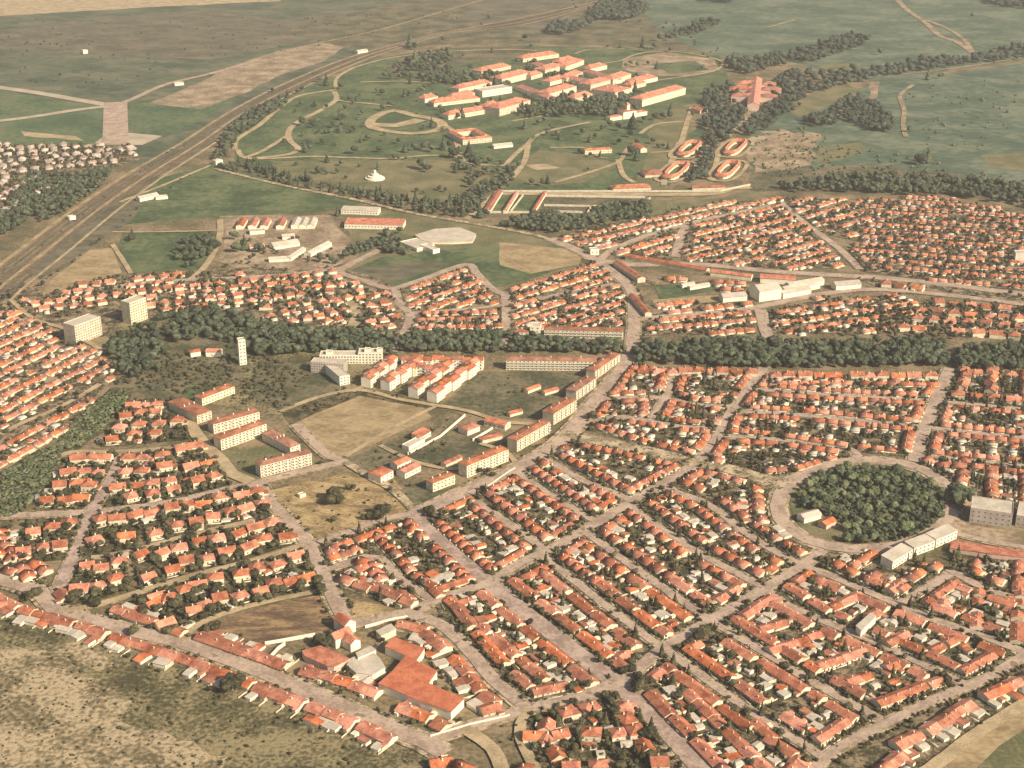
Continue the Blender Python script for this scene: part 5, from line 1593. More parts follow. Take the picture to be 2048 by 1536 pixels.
# ---- single park trees
PARK = [(545, 165 + 20, 5), (653, 172, 7), (640, 165, 6), (683, 178, 7), (595, 188, 5), (575, 195, 5), (602, 182, 5), (755, 186, 5), (765, 186, 5), (820, 168, 5), (866, 172, 6), (850, 178, 5), (820, 192, 5), (808, 194, 5), (835, 188, 5), (748, 203, 3),
        (705, 208, 4), (712, 205, 4), (785, 215, 5), (592, 225, 4), (605, 252, 8), (678, 240, 5), (686, 238, 5), (668, 256, 6), (684, 255, 5), (715, 240, 3), (726, 254, 3), (770, 272, 4), (736, 282, 6), (722, 285, 4), (797, 288, 5), (763, 283, 3), (568, 285, 4), (610, 305, 6),
        (620, 300, 5), (708, 308, 7), (760, 305, 5), (810, 305, 6), (828, 302, 6), (850, 302, 7), (866, 305, 6), (888, 300, 7), (900, 296, 6), (907, 316, 8), (918, 312, 7), (938, 312, 7), (788, 320, 4), (797, 320, 3), (812, 321, 3), (654, 325, 5), (682, 332, 5), (720, 335, 4),
        (637, 348, 6), (756, 340, 4), (846, 340, 8), (855, 345, 6), (928, 340, 6), (912, 346, 5), (940, 375, 6), (835, 230, 3), (848, 258, 4), (863, 255, 5), (885, 262, 4), (880, 220, 5), (885, 232, 6), (925, 235, 6), (917, 238, 5), (955, 215, 6), (985, 208, 7), (1000, 215, 7),
        (940, 140, 6), (975, 165, 7), (1000, 158, 6), (990, 170, 7), (905, 150, 6), (885, 150, 5), (860, 150, 6), (830, 130, 9), (850, 125, 8), (898, 115, 8), (886, 85, 7), (820, 95, 9), (830, 100, 8), (895, 108, 7), (926, 115, 4), (984, 105, 4), (979, 40, 7), (1050, 82, 9), (1062, 96, 5),
        (1055, 140, 6), (1070, 145, 6), (1080, 152, 6), (1035, 128, 5), (1110, 160, 6), (1120, 165, 6), (1160, 165, 7), (1172, 172, 6), (1125, 205, 7), (1140, 210, 7), (1155, 195, 6), (1170, 200, 6), (1115, 215, 7), (1095, 222, 7), (1080, 215, 6), (1060, 228, 7), (1045, 222, 6), (1180, 215, 6),
        (1200, 222, 6), (1215, 200, 7), (1225, 215, 7), (1250, 205, 7), (1240, 218, 7), (1280, 190, 6), (1270, 183, 6), (1275, 135, 5), (1262, 130, 5), (1296, 130, 5), (1313, 138, 5), (1252, 135, 5), (1275, 155, 5), (1290, 105, 8), (1285, 95, 8), (1310, 98, 8), (1318, 82, 8), (1340, 105, 6), (1240, 96, 4), (1215, 96, 4),
        (1310, 240, 7), (1325, 238, 7), (1340, 232, 7), (1290, 245, 7), (1220, 255, 7), (1240, 262, 7), (1265, 258, 8), (1260, 275, 7), (1205, 262, 5), (1165, 270, 6), (1180, 285, 5), (1190, 278, 5), (1115, 272, 6), (1095, 272, 5), (1120, 280, 5), (1104, 260, 5), (1090, 245, 5), (1078, 250, 6), (1050, 258, 6), (1238, 290, 6), (1275, 290, 6), (1264, 312, 8), (1272, 322, 6), (1306, 288, 5), (1316, 296, 4), (1326, 296, 4), (1336, 298, 4), (1066, 280, 4), (1160, 308, 5), (1180, 315, 4), (1200, 315, 4), (1176, 342, 3), (1065, 370, 5), (1085, 372, 5), (1095, 368, 5), (1390, 222, 5), (1385, 232, 4), (1426, 180, 6), (1465, 135, 9), (1480, 145, 9), (1500, 128, 8), (1405, 140, 5), (1855, 160, 6), (1880, 158, 6), (1820, 265, 6), (1840, 330, 8), (1855, 325, 7), (1760, 110, 7), (1945, 35, 6),
        (430, 500, 6), (265, 478, 5), (262, 482, 5), (470, 480, 6), (475, 505, 6), (490, 500, 6), (520, 505, 6), (640, 525, 5), (665, 528, 5), (675, 432, 4), (800, 468, 6), (770, 470, 5), (775, 480, 6), (960, 436, 6), (970, 432, 6), (1215, 435, 4)]
for i, (x, y, r) in enumerate(PARK):
    gx, gy = P(x, y)
    k = 'cone' if i % 4 == 1 else 'round'
    TREES.append(dict(x=gx, y=gy, r=r * (1.15 if k == 'round' else 1.3), kind=k, leaf='leaf_dark', block='PARK', hgt=1.05 if k == 'round' else .8))
# oval park: clumped crowns
patch('lawn', [(1730 + 150 * math.cos(t), 1010 + 77 * math.sin(t)) for t in [i * 6.2832 / 36 for i in range(36)]], M['lawn_dry'], 1.0, 12)
patch('lawn', [(1600, 985), (1625, 1005), (1640, 1035), (1665, 1065), (1690, 1080), (1640, 1078), (1605, 1060), (1585, 1025)], M['lawn_dry'], 1.0, 12)
rr = random.Random(9)
for k in range(1900):
    x, y = rr.uniform(1600, 1885), rr.uniform(938, 1088)
    q = ((x - 1736) / 152) ** 2 + ((y - 1012) / 77) ** 2
    if q > 1 or (x < 1690 and y > 1018 and (x - 1600) * .45 + 1010 < y):
        continue
    if x < 1640 and rr.random() < .3:
        continue
    gx, gy = P(x, y)
    r = rr.choice([2.0, 2.5, 3, 3.6, 4.4])
    if BH.near(gx, gy, r) or HH.near(gx, gy, r * .7):
        continue
    HH.add(gx, gy, 0)
    TREES.append(dict(x=gx, y=gy, r=r, kind='round', leaf='leaf_park', block='OVAL', hgt=rr.uniform(.8, 1.1)))
for x, y, r in [(668, 1000, 8), (664, 1010, 6), (680, 1008, 6), (697, 980, 4), (706, 982, 4), (765, 1030, 6.5), (755, 1040, 6), (742, 1040, 5), (668, 1045, 4), (728, 1040, 4), (643, 1190, 5), (641, 1180, 4), (640, 1290, 6), (650, 1296, 6), (700, 1290, 4), (640, 930, 3), (1880, 1000, 5), (1905, 985, 6), (1910, 1010, 6), (430, 1262, 5), (265, 1272, 5), (75, 1195, 5), (60, 1200, 5), (192, 1215, 5), (415, 1265, 4), (860, 1030, 5), (868, 1036, 4), (980, 945, 4), (985, 955, 4), (962, 948, 4), (1185, 835, 5), (1180, 840, 5), (1230, 1430, 4), (470, 1380, 8), (455, 1385, 6), (1295, 1480, 6), (1240, 1545, 6), (1400, 1280, 5), (1410, 1272, 5), (1260, 1345, 4), (1280, 1375, 5), (1275, 1385, 5)]:
    gx, gy = P(x, y)
    TREES.append(dict(x=gx, y=gy, r=r * .95, kind='round', leaf='leaf', block='OPEN', hgt=.9))
    HH.add(gx, gy, 0)

# ---- housing blocks (corners are street crossings in the photo)
K = block
K([(978, 1168), (1084, 1113), (1323, 1298), (1237, 1373)], 'first block right of the grand avenue', sc=.9, mid=False, setb=10.5)
K([(1084, 1113), (1167, 1064), (1420, 1243), (1323, 1298)], 'second block right of the grand avenue', sc=.9)
K([(1167, 1064), (1262, 1005), (1400, 1108), (1530, 1178), (1420, 1243)], 'third block right of the grand avenue', sc=.9)
K([(1262, 1005), (1326, 968), (1415, 1010), (1480, 1060), (1540, 1100), (1604, 1132), (1530, 1178), (1400, 1108)], 'block lower left of the oval park', sc=.9)
K([(1330, 966), (1394, 930), (1520, 962), (1545, 985), (1548, 1030), (1572, 1070), (1625, 1100), (1600, 1130), (1540, 1096), (1480, 1056), (1415, 1006)], 'block touching the left of the oval park', sc=.9)
K([(1237, 1373), (1330, 1302), (1536, 1450), (1648, 1518), (1600, 1600), (1440, 1590)], 'bottom block right of the grand avenue', sc=.9, kind='terrace', setb=9, mid=True, rowgap=24)
K([(1330, 1300), (1423, 1245), (1536, 1312), (1640, 1376), (1758, 1443), (1648, 1518), (1536, 1448)], 'long block between two lower right streets', sc=.9)
K([(1425, 1244), (1530, 1178), (1650, 1246), (1780, 1300), (1935, 1375), (1760, 1442), (1640, 1376), (1536, 1312)], 'wide block in the lower right', sc=.9, mid=True, rowgap=27)
K([(1532, 1178), (1604, 1132), (1703, 1172), (1796, 1212), (1953, 1271), (2055, 1310), (1937, 1375), (1780, 1300), (1650, 1246)], 'block around the long white hall', sc=.9, mid=True, rowgap=27)
K([(1625, 1128), (1645, 1108), (1700, 1112), (1790, 1112), (1895, 1142), (1796, 1209), (1703, 1170)], 'block just below the oval park', sc=.9, mid=True, rowgap=22)
K([(1896, 1148), (1963, 1178), (2070, 1212), (2070, 1308), (1953, 1270), (1800, 1212)], 'block at the right edge below the crescent', mid=True, rowgap=26, sc=.85)
K([(1900, 1100), (1930, 1095), (2070, 1120), (2070, 1205), (1963, 1174), (1900, 1140)], 'block right of the crescent building', mid=True, rowgap=28, sc=.85)
K([(978, 1168), (865, 1206), (915, 1278), (990, 1365), (1055, 1418), (1180, 1391), (1237, 1373)], 'block left of the grand avenue', setb=9.5, mid=True, rowgap=25, sc=.88)
K([(835, 1040), (790, 1040), (625, 1096), (650, 1140), (733, 1115), (765, 1120), (800, 1160), (868, 1204), (978, 1168)], 'block below the ochre earth lot', setb=7, mid=True, rowgap=27, sc=.88)
K([(735, 1118), (762, 1122), (798, 1162), (862, 1206), (815, 1226), (720, 1190), (672, 1172), (658, 1145)], 'wedge block above the triangle of dirt', setb=7, mid=True, rowgap=24)
K([(829, 1035), (940, 985), (1091, 1103), (978, 1168)], 'first terrace block below the boulevard', setb=7, run=(6, 12), sc=.86)
K([(940, 985), (1035, 942), (1192, 1046), (1091, 1103)], 'second terrace block below the boulevard', setb=7, run=(6, 12), sc=.86)
K([(1035, 942), (1088, 912), (1262, 1003), (1192, 1046)], 'third terrace block below the boulevard', setb=7, run=(6, 12), sc=.86)
K([(1088, 912), (1125, 876), (1300, 912), (1392, 932), (1262, 1003)], 'fourth terrace block below the boulevard', setb=7, run=(6, 12), sc=.86)
K([(1165, 856), (1205, 826), (1240, 835), (1340, 852), (1440, 862), (1425, 888), (1396, 920), (1300, 898)], 'block above the wide green street', setb=4.5, sc=.9, run=(4, 9), trees=.8)
K([(1170, 848), (1200, 800), (1310, 797), (1302, 845), (1240, 833)], 'small block beside the boulevard bend', setb=4.5, sc=.9, run=(4, 9), trees=.8)
K([(1304, 846), (1330, 798), (1400, 812), (1478, 816), (1460, 840), (1440, 860), (1340, 850)], 'block inside the square of lanes', setb=4.5, sc=.9, run=(4, 9), trees=.8)
K([(1225, 768), (1258, 728), (1350, 740), (1332, 793), (1205, 798)], 'block below the start of the right belt', setb=4.5, sc=.9, run=(4, 9), trees=.8)
K([(1335, 793), (1352, 740), (1525, 742), (1490, 785), (1478, 812), (1400, 810)], 'block between belt and little lanes', setb=4.5, sc=.9, run=(4, 9), trees=.8)
row([(1540, 750), (1700, 750), (1885, 750)], 'row of larger houses against the right belt', kind='detached', sc=1.0, gap_p=.5)
row([(1275, 742), (1400, 742), (1510, 744)], 'row of houses against the middle of the belt', kind='detached', gap_p=.6)
K([(1515, 763), (1700, 763), (1890, 766), (1866, 803), (1640, 789), (1500, 779)], 'long block directly below the right belt', setb=4.5, sc=.9, run=(4, 9), trees=.8)
K([(1493, 783), (1640, 792), (1864, 806), (1845, 854), (1600, 831), (1464, 822)], 'second long block below the right belt', setb=4.5, sc=.9, run=(4, 9), trees=.8)
K([(1460, 826), (1600, 834), (1843, 858), (1830, 915), (1712, 905), (1560, 881), (1440, 870)], 'third long block below the right belt', setb=4.5, sc=.9, run=(4, 9), trees=.8)
K([(1436, 876), (1560, 884), (1698, 902), (1700, 918), (1600, 950), (1520, 955), (1400, 925)], 'block between the belt streets and the ring', setb=4.5, sc=.9, run=(4, 9), trees=.8)
K([(1905, 742), (2080, 745), (2080, 822), (1884, 803)], 'leafy block at right edge below belt', kind='detached', setb=9, trees=1.6, mid=True, rowgap=30)
K([(1882, 808), (2080, 826), (2080, 880), (1862, 858)], 'upper block right of the straight avenue', setb=4.5, sc=.9, run=(4, 9), trees=.8)
K([(1860, 862), (2080, 884), (2080, 936), (1842, 914)], 'middle block right of the straight avenue', setb=4.5, sc=.9, run=(4, 9), trees=.8)
K([(1835, 924), (1900, 922), (2080, 942), (2080, 1030), (1960, 1020), (1950, 965), (1900, 970), (1850, 950)], 'block above the grey office', setb=7, mid=True, rowgap=26, trees=1.3)
for b_ in BLOCKS:
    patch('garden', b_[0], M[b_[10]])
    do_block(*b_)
# detached quarters on the left
DG = [
    ((282, 1018), (520, 972), (556, 1022), (300, 1096), 2, 7, 'villa rows below the compound road'),
    ((262, 1104), (548, 1036), (600, 1086), (285, 1182), 2, 8, 'villa rows in the left centre'),
    ((262, 1192), (606, 1098), (640, 1176), (400, 1246), 2, 8, 'lowest villa rows above the brown field'),
    ((60, 1050), (168, 1035), (130, 1120), (20, 1130), 2, 3, 'villas left of the pinkish street'),
    ((190, 1035), (290, 1016), (270, 1100), (160, 1115), 2, 3, 'villas right of the pinkish street'),
    ((150, 912), (232, 910), (176, 1018), (70, 1022), 4, 3, 'villas between the wood strip and street'),
    ((240, 912), (338, 904), (350, 950), (225, 970), 2, 3, 'upper villas right of the pinkish street'),
    ((228, 975), (350, 955), (375, 995), (195, 1018), 2, 4, 'villas above the compound road'),
    ((345, 895), (400, 885), (460, 970), (385, 990), 3, 2, 'villas beside the sandy compound lane'),
    ((262, 805), (350, 802), (380, 880), (200, 895), 4, 4, 'villas right of the upper wood strip'),
    ((455, 985), (530, 968), (545, 1015), (480, 1030), 1, 2, 'pair of villas at the earth lot corner'),
    ((170, 1125), (250, 1112), (255, 1185), (125, 1215), 2, 3, 'villas in the lower left corner block'),
    ((240, 1215), (380, 1170), (395, 1240), (350, 1275), 2, 4, 'villas above the long avenue'),
]
for a, b, c, d, r, q, nm in DG:
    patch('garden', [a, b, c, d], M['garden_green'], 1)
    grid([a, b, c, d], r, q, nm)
# long terraces of the lower left
row([(-30, 1180), (42, 1217), (156, 1248), (260, 1282), (390, 1323), (512, 1370), (616, 1409), (720, 1448), (800, 1484)], 'long terrace below the lower left avenue', back=1, gap_p=.02, jog=.25)
row([(120, 1180), (150, 1212), (226, 1232)], 'short terrace at the avenue bend')
row([(228, 1215), (300, 1240), (370, 1264)], 'terrace above the avenue left of the brown field', back=-1)
row([(396, 1268), (460, 1290), (512, 1308), (575, 1330)], 'terrace below the brown field', back=-1, gap_p=.03)
row([(603, 1338), (690, 1360), (772, 1390)], 'terrace left of the factory', back=-1, gap_p=.05)
row([(798, 1410), (850, 1430), (890, 1452)], 'terrace under the factory', back=-1)
row([(915, 1432), (960, 1420), (1012, 1405)], 'terrace beside the factory corner')
row([(795, 1246), (840, 1256), (870, 1278), (895, 1300)], 'curved terrace above the factory')
row([(905, 1312), (935, 1345), (965, 1385), (985, 1400)], 'curved terrace right of the factory')
row([(0, 1085), (60, 1120), (110, 1150)], 'left edge terrace above the avenue')
row([(-20, 1215), (20, 1200)], 'left edge terrace below the avenue')
row([(1852, 1462), (1942, 1402)], 'long terrace beside the lower right road', gap_p=0)
row([(1966, 1392), (2060, 1350)], 'terrace at the lower right edge', gap_p=.1)
row([(1756, 1545), (1812, 1500)], 'terrace at the bottom right')
row([(1790, 1490), (1838, 1464)], 'short terrace at the bottom right')
K([(1060, 1428), (1180, 1396), (1235, 1385), (1300, 1450), (1370, 1560), (1100, 1570), (1045, 1480)], 'bottom block left of the grand avenue', kind='detached', setb=8, mid=True, rowgap=30)
patch('garden', BLOCKS[-1][0], M['garden']); do_block(*BLOCKS[-1])
row([(1035, 1455), (1060, 1500), (1050, 1545)], 'red-roofed cluster at the bottom edge', kind='detached')
row([(860, 1528), (900, 1522), (940, 1545)], 'houses cut by the bottom edge', kind='detached')
K([(-30, 1060), (20, 1055), (60, 1120), (110, 1180), (60, 1178), (-30, 1150)], 'left edge block', setb=6, mid=True, rowgap=22)
patch('garden', BLOCKS[-1][0], M['garden']); do_block(*BLOCKS[-1])
# far and dense quarters
FL = [
    ([(-40, 640), (60, 620), (110, 660), (200, 700), (240, 745), (185, 800), (130, 870), (60, 900), (-40, 960)], ((0, 800), (130, 735)), 20, 'old town at the left edge', .85, 'terrace', .9),
    ([(60, 605), (190, 560), (330, 545), (500, 552), (690, 545), (700, 600), (560, 620), (420, 615), (330, 632), (230, 600), (120, 640)], ((200, 600), (480, 570)), 24, 'hill houses left of centre', .85, 'detached', .9),
    ([(560, 625), (700, 600), (700, 565), (780, 585), (812, 628), (795, 680), (680, 660), (520, 640)], ((560, 640), (760, 600)), 24, 'houses above the left belt', .85, 'detached', .95),
    ([(800, 582), (930, 536), (985, 585), (1000, 610), (825, 622)], ((800, 590), (930, 545)), 20, 'curved quarter below the green field', .85, 'terrace', .8),
    ([(830, 628), (1000, 618), (998, 660), (820, 662)], ((830, 640), (1000, 636)), 22, 'quarter above the central belt', .85, 'terrace', .8),
    ([(1018, 582), (1190, 525), (1220, 548), (1250, 590), (1255, 650), (1080, 668), (1018, 668)], ((1010, 600), (1200, 545)), 22, 'quarter left of the central street', .85, 'terrace', .9),
    ([(1300, 635), (1500, 622), (1512, 668), (1290, 672)], ((1290, 650), (1500, 632)), 25, 'quarter right of the central street', .85, 'terrace', .8),
    ([(1290, 612), (1510, 600), (1505, 616), (1290, 634)], ((1290, 630), (1500, 608)), 22, 'row above the quarter of the central street', 1.0, 'terrace', .5),
    ([(1540, 625), (1640, 598), (1800, 590), (1840, 620), (1780, 665), (1545, 668)], ((1540, 645), (1800, 605)), 27, 'quarter below the warehouses', .85, 'terrace', 1.0),
    ([(1850, 600), (2080, 620), (2080, 680), (1880, 672), (1790, 665), (1845, 622)], ((1850, 640), (2050, 655)), 28, 'leafy quarter at the right above the belt', 1.0, 'detached', 1.3),
    ([(1095, 478), (1200, 452), (1400, 412), (1560, 395), (1556, 408), (1380, 448), (1230, 492), (1190, 506)], ((1150, 490), (1500, 410)), 26, 'far terraces along the slanting street', .8, 'terrace', .9),
    ([(1235, 500), (1370, 452), (1350, 520), (1230, 516)], ((1240, 505), (1360, 470)), 26, 'far wedge of houses at the junction', .95, 'terrace', .9),
    ([(1375, 452), (1560, 410), (1640, 475), (1690, 535), (1560, 540), (1362, 522)], ((1380, 500), (1600, 445)), 24, 'far terraces sloping up to the right', .82, 'terrace', .9),
    ([(1565, 396), (1720, 400), (1740, 440), (1700, 480), (1660, 470), (1600, 430)], ((1580, 440), (1720, 400)), 28, 'far corner of the terraces', .8, 'terrace', .9),
    ([(1722, 402), (1850, 392), (2010, 420), (2080, 440), (2080, 585), (1900, 568), (1730, 545), (1700, 500), (1745, 445)], ((1730, 440), (2048, 462)), 30, 'far right terraces', .8, 'terrace', .95),
    ([(1700, 552), (1900, 574), (2080, 596), (2080, 612), (1900, 588), (1760, 576)], ((1700, 556), (2048, 600)), 22, 'houses below the far right street', 1, 'detached', .9),
    ([(1285, 560), (1420, 560), (1500, 570), (1495, 590), (1440, 586), (1420, 562), (1310, 572)], ((1285, 565), (1500, 580)), 22, 'yards beside the long red roofs', 1, 'terrace', .4),
    ([(-40, 292), (150, 292), (270, 290), (262, 318), (180, 335), (60, 345), (-40, 380)], ((0, 320), (200, 300)), 34, 'village beside the airfield', .95, 'detached', 1.6),
    ([(-40, 380), (60, 350), (140, 348), (60, 410), (-40, 460)], ((0, 400), (100, 350)), 40, 'outer village houses', .95, 'detached', 1.2),
    ([(0, 560), (60, 610), (20, 640), (-40, 640), (-40, 600)], ((-20, 640), (60, 610)), 22, 'houses between tracks and towers', 1, 'terrace', .8),
]
for pts, dr, gapv, nm, sc_, kd, tr_ in FL:
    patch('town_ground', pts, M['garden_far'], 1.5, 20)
    fill(pts, nm, dr, gapv, kd, sc_, tr_, 0.8)
AVENUE = [(0, 1162), (78, 1185), (112, 1222), (182, 1243), (260, 1264), (365, 1288), (443, 1316), (512, 1341), (616, 1386), (720, 1430), (798, 1466)]
line_trees(AVENUE, 9.2, 6, 'verges of the lower left avenue', (1.0, 2.3))
line_trees([(829, 1040), (880, 1085), (930, 1128), (978, 1168)], 10, 5, 'upper verge of the grand avenue')
line_trees([(990, 1178), (1060, 1235), (1150, 1305), (1230, 1368)], 10, 5, 'middle verge of the grand avenue')
line_trees([(1250, 1384), (1330, 1460), (1420, 1560)], 10, 5, 'lower verge of the grand avenue')
line_trees([(840, 1026), (960, 972), (1040, 935), (1110, 893), (1150, 855), (1190, 805), (1225, 765)], 12, 7, 'verges of the boulevard', (1, 2.2), .5)
line_trees([(545, 1012), (590, 1060), (625, 1105), (650, 1160), (668, 1200), (690, 1240)], 8.5, 6, 'verges of the street beside the ochre lot')
line_trees([(512, 969), (443, 984), (325, 1010), (182, 1026), (20, 1034)], 7.5, 8, 'verges of the compound road', (1, 2.4), .6)
line_trees([(146, 1115), (182, 1026), (216, 971), (240, 915)], 7.5, 7, 'verges of the pinkish street', (1, 2.2), .6)
line_trees([(815, 1230), (877, 1249), (918, 1282), (955, 1323), (990, 1365), (1045, 1410)], 8.5, 6, 'verges of the curved street right of the factory')
line_trees([(1290, 990), (1393, 927), (1430, 882), (1462, 825), (1490, 785), (1520, 745)], 7.5, 6, 'verges of the street below the belt')
line_trees([(1240, 1366), (1323, 1300), (1420, 1243), (1530, 1178), (1600, 1135)], 8, 7, 'verges of the cross street', (1, 2.2), .6)
line_trees([(1650, 1518), (1760, 1455), (1874, 1399), (1937, 1375), (2050, 1312)], 8, 5, 'verges of the lower right road')
line_trees([(1896, 745), (1880, 785), (1850, 855), (1832, 915)], 9, 6, 'verges of the straight avenue')
line_trees([(1264, 690), (1268, 640), (1262, 590), (1225, 545)], 10, 9, 'verges of the central street')
wood([(590, 1290), (700, 1250), (790, 1240), (880, 1290), (960, 1370), (990, 1400), (900, 1440), (760, 1390), (620, 1340)], 'shrubs in the courts around the factory', 'leaf', (1.2, 3), 75, ('bush', 'round'), 'bushes')
wood([(830, 1300), (870, 1300), (895, 1350), (950, 1385), (935, 1400), (870, 1360), (845, 1325)], 'dark shrubs right of the factory hall', 'leaf', (1.2, 3), 26, ('bush', 'round'), 'bushes')
wood([(395, 860), (500, 905), (600, 905), (640, 930), (520, 960), (460, 945), (400, 890)], 'shrubs on the lawns of the apartment compound', 'leaf', (1.2, 3.2), 170, ('bush', 'round'), 'bushes')
wood([(690, 920), (780, 885), (900, 840), (1010, 850), (1030, 900), (930, 925), (850, 1010), (770, 985)], 'shrubs on the open plots', 'leaf', (1, 2.8), 190, ('bush', 'round'), 'bushes')
wood([(560, 850), (700, 930), (680, 930), (545, 860)], 'bushes along the lower left of the dry square field', 'leaf', (1, 2.6), 55, ('bush',), 'bushes')
wood([(440, 540), (500, 470), (560, 470), (700, 500), (690, 540), (560, 548)], 'trees scattered in the barracks yard', 'leaf_dark', (2.5, 4.5), 420)
wood([(1010, 745), (1180, 750), (1100, 840), (900, 830)], 'low bushes on the dark field among the apartment blocks', 'leaf', (1, 2.4), 330, ('bush',), 'bushes')
# road surfaces: pavements first, carriageways above them
for pts, wd, nm, mt, cl, side, sm in ROADS:
    if side:
        ribbon('pavement', pts, wd + 2 * side, M[sm], cl, 0.5)
for pts, wd, nm, mt, cl, side, sm in ROADS:
    ribbon(nm, pts, wd, M[mt], cl)

# ================================================================== placing the repeats
ONES = ['', 'first', 'second', 'third', 'fourth', 'fifth', 'sixth', 'seventh', 'eighth', 'ninth', 'tenth', 'eleventh', 'twelfth', 'thirteenth', 'fourteenth', 'fifteenth', 'sixteenth', 'seventeenth', 'eighteenth', 'nineteenth']
TENS = {2: ('twentieth', 'twenty'), 3: ('thirtieth', 'thirty'), 4: ('fortieth', 'forty'), 5: ('fiftieth', 'fifty'), 6: ('sixtieth', 'sixty'), 7: ('seventieth', 'seventy'), 8: ('eightieth', 'eighty'), 9: ('ninetieth', 'ninety')}


def ordn(n):
    if n < 20:
        return ONES[n]
    if n < 100:
        a, b = divmod(n, 10)
        return TENS[a][0] if not b else TENS[a][1] + '-' + ONES[b]
    return f'{n}th'


def number(items, key):
    d = {}
    for it in items:
        it['px'], it['py'] = proj(it['x'], it['y'], 3)
        if not inview(it['x'], it['y'], 3, 0):
            continue
        d.setdefault(key(it), []).append(it)
    for k, L in d.items():
        L.sort(key=lambda q: q['px'])
        for i, it in enumerate(L):
            it['n'] = i + 1


HOUSES = [h for h in HOUSES if inview(h['x'], h['y'], 3, 90)]
for h in HOUSES:
    if h['side'] == 'row' or h['side'].startswith('row'):
        pass
# rows inside a block are told apart by their height in the picture
bk = {}
for h in HOUSES:
    h['px'], h['py'] = proj(h['x'], h['y'], 3)
    if h['side'] == 'row':
        bk.setdefault(h['block'], []).append(h)
ln = {}
for h in HOUSES:
    if h['side'].startswith('line'):
        ln.setdefault(h['block'], {}).setdefault(h['side'], []).append(h['py'])
for b_, d_ in ln.items():
    for i_, s_ in enumerate(sorted(d_, key=lambda s: -sum(d_[s]) / len(d_[s]))):
        d_[s_] = ordn(i_ + 1)
number(HOUSES, lambda h: (h['kind'], h['block'], h['side']))


def hlabel(h):
    o = ordn(h['n'])
    what = 'red-tiled house' if h['kind'] == 'terrace' else 'villa'
    b = h['block']
    if h['side'].startswith('line'):
        return f"{o} {what.split()[-1]} from left, {ln[b][h['side']]} inner row upward, {b}"
    if h['side'] == 'row':
        return f'{o} {what} from left within the {b}'
    if h['side'].startswith('row'):
        r = {'0': 'top', '1': 'second', '2': 'third', '3': 'fourth'}[h['side'][3:]]
        return f'{o} {what} from left, {r} row, {b}'
    return f'{o} {what} from left, {h["side"]} side, {b}'


def grp(h):
    return f"{'terraced' if h['kind'] == 'terrace' else 'detached'} houses, {h['block']}"


for kind in ('terrace', 'detached'):
    L = [h for h in HOUSES if h['kind'] == kind]
    vis = [h for h in L if 'n' in h]
    vis.sort(key=lambda h: h['y'])
    near = vis[:300]
    ids = set(map(id, near))
    rest = [h for h in L if id(h) not in ids]
    for rank, h in enumerate(near):
        d = VAR[kind][h['v']]
        e = bpy.data.objects.new(f'{kind}_house' if kind == 'detached' else 'terraced_house', None)
        e.location = (h['x'], h['y'], 0)
        e.rotation_euler = (0, 0, h['rot'])
        s_ = h['sc']
        e.scale = (s_, s_, s_)
        fin(e, None, hlabel(h), 'house', grp(h))
        fin(bpy.data.objects.new('wall', d['m_wall']), parent=e)
        ro = fin(bpy.data.objects.new('roof', d['m_roof']), parent=e)
        fin(bpy.data.objects.new('chimney', d['m_chimney']), parent=ro)
        if rank < 150:
            for fx in (-.3, .3):
                o = bpy.data.objects.new('window', ME_WIN)
                o.location = (d['L'] * fx, -d['D'] / 2 - .01, 1.7)
                fin(o, parent=e)
            o = bpy.data.objects.new('window', ME_WIN)
            o.location = (d['L'] * .2, d['D'] / 2 + .01, 1.7)
            o.rotation_euler = (0, 0, math.pi)
            fin(o, parent=e)
            o = bpy.data.objects.new('door', ME_DOOR)
            o.location = (0, -d['D'] / 2 - .01, 0)
            fin(o, parent=e)
    B_, BV = Big(), Big()
    for h in rest:
        (BV if 'village' in h['block'] else B_).add(VAR[kind][h['v']]['T'], h['x'], h['y'], 0, h['rot'], (h['sc'],) * 3, rb.random())
    o = B_.build('far_terraced_houses' if kind == 'terrace' else 'far_detached_houses', [M['wall'], M['roof']])
    if o:
        fin(o, 'stuff', 'far quarters of red-roofed terraces, each roof a few pixels' if kind == 'terrace' else 'far villas with red roofs between trees', None)
    o = BV.build('far_village_houses', [M['wall_grey'], M['roof_village']])
    if o:
        fin(o, 'stuff', 'pale-roofed village houses between the railway and the airfield', None)
    print(kind, len(L), len(near), len(rest))

# sheds
SH = []
for x, y, r, a, b, hh, blk in SHEDS:
    if HH.near(x, y, 5.6) or BH.near(x, y, 4) or RH.near(x, y, 2) or not inview(x, y, 2, 60):
        continue
    HH.add(x, y, -3.2)
    SH.append(dict(x=x, y=y, rot=r + rb.choice([0, 1.5708]), a=a, b=b, h=hh, block=blk))
number(SH, lambda h: h['block'])
SV = []
for i in range(6):
    W_, R_ = G(), G()
    if i % 2:
        W_.box(-1, -1, -.2, 1, 1, 1)
        R_.box(-1.08, -1.08, 1.01, 1.08, 1.08, 1.09, bottom=True)
    else:
        W_.gablewall(-1, -1, 1, 1, .9, .28, z0=-.2)
        R_.gableroof(-1, -1, 1, 1, .9, .28, ov=.12, ox=.08, th=.08)
    mt = ['roof_pale', 'roof', 'roof_pale', 'roof_pale', 'roof', 'roof_pale'][i]
    c_ = G()
    c_.faces(W_.v, W_.f, 0)
    c_.faces(R_.v, R_.f, 2 if mt == 'roof' else 1)
    SV.append((mesh('shed_wall', W_.v, W_.f, [M['wall_white']]), mesh('shed_roof', R_.v, R_.f, [M[mt]], None, [i * .17] * len(R_.f)), c_.t()))
vis = sorted([s for s in SH if 'n' in s], key=lambda s: s['y'])[:300]
ids = set(map(id, vis))
B_ = Big()
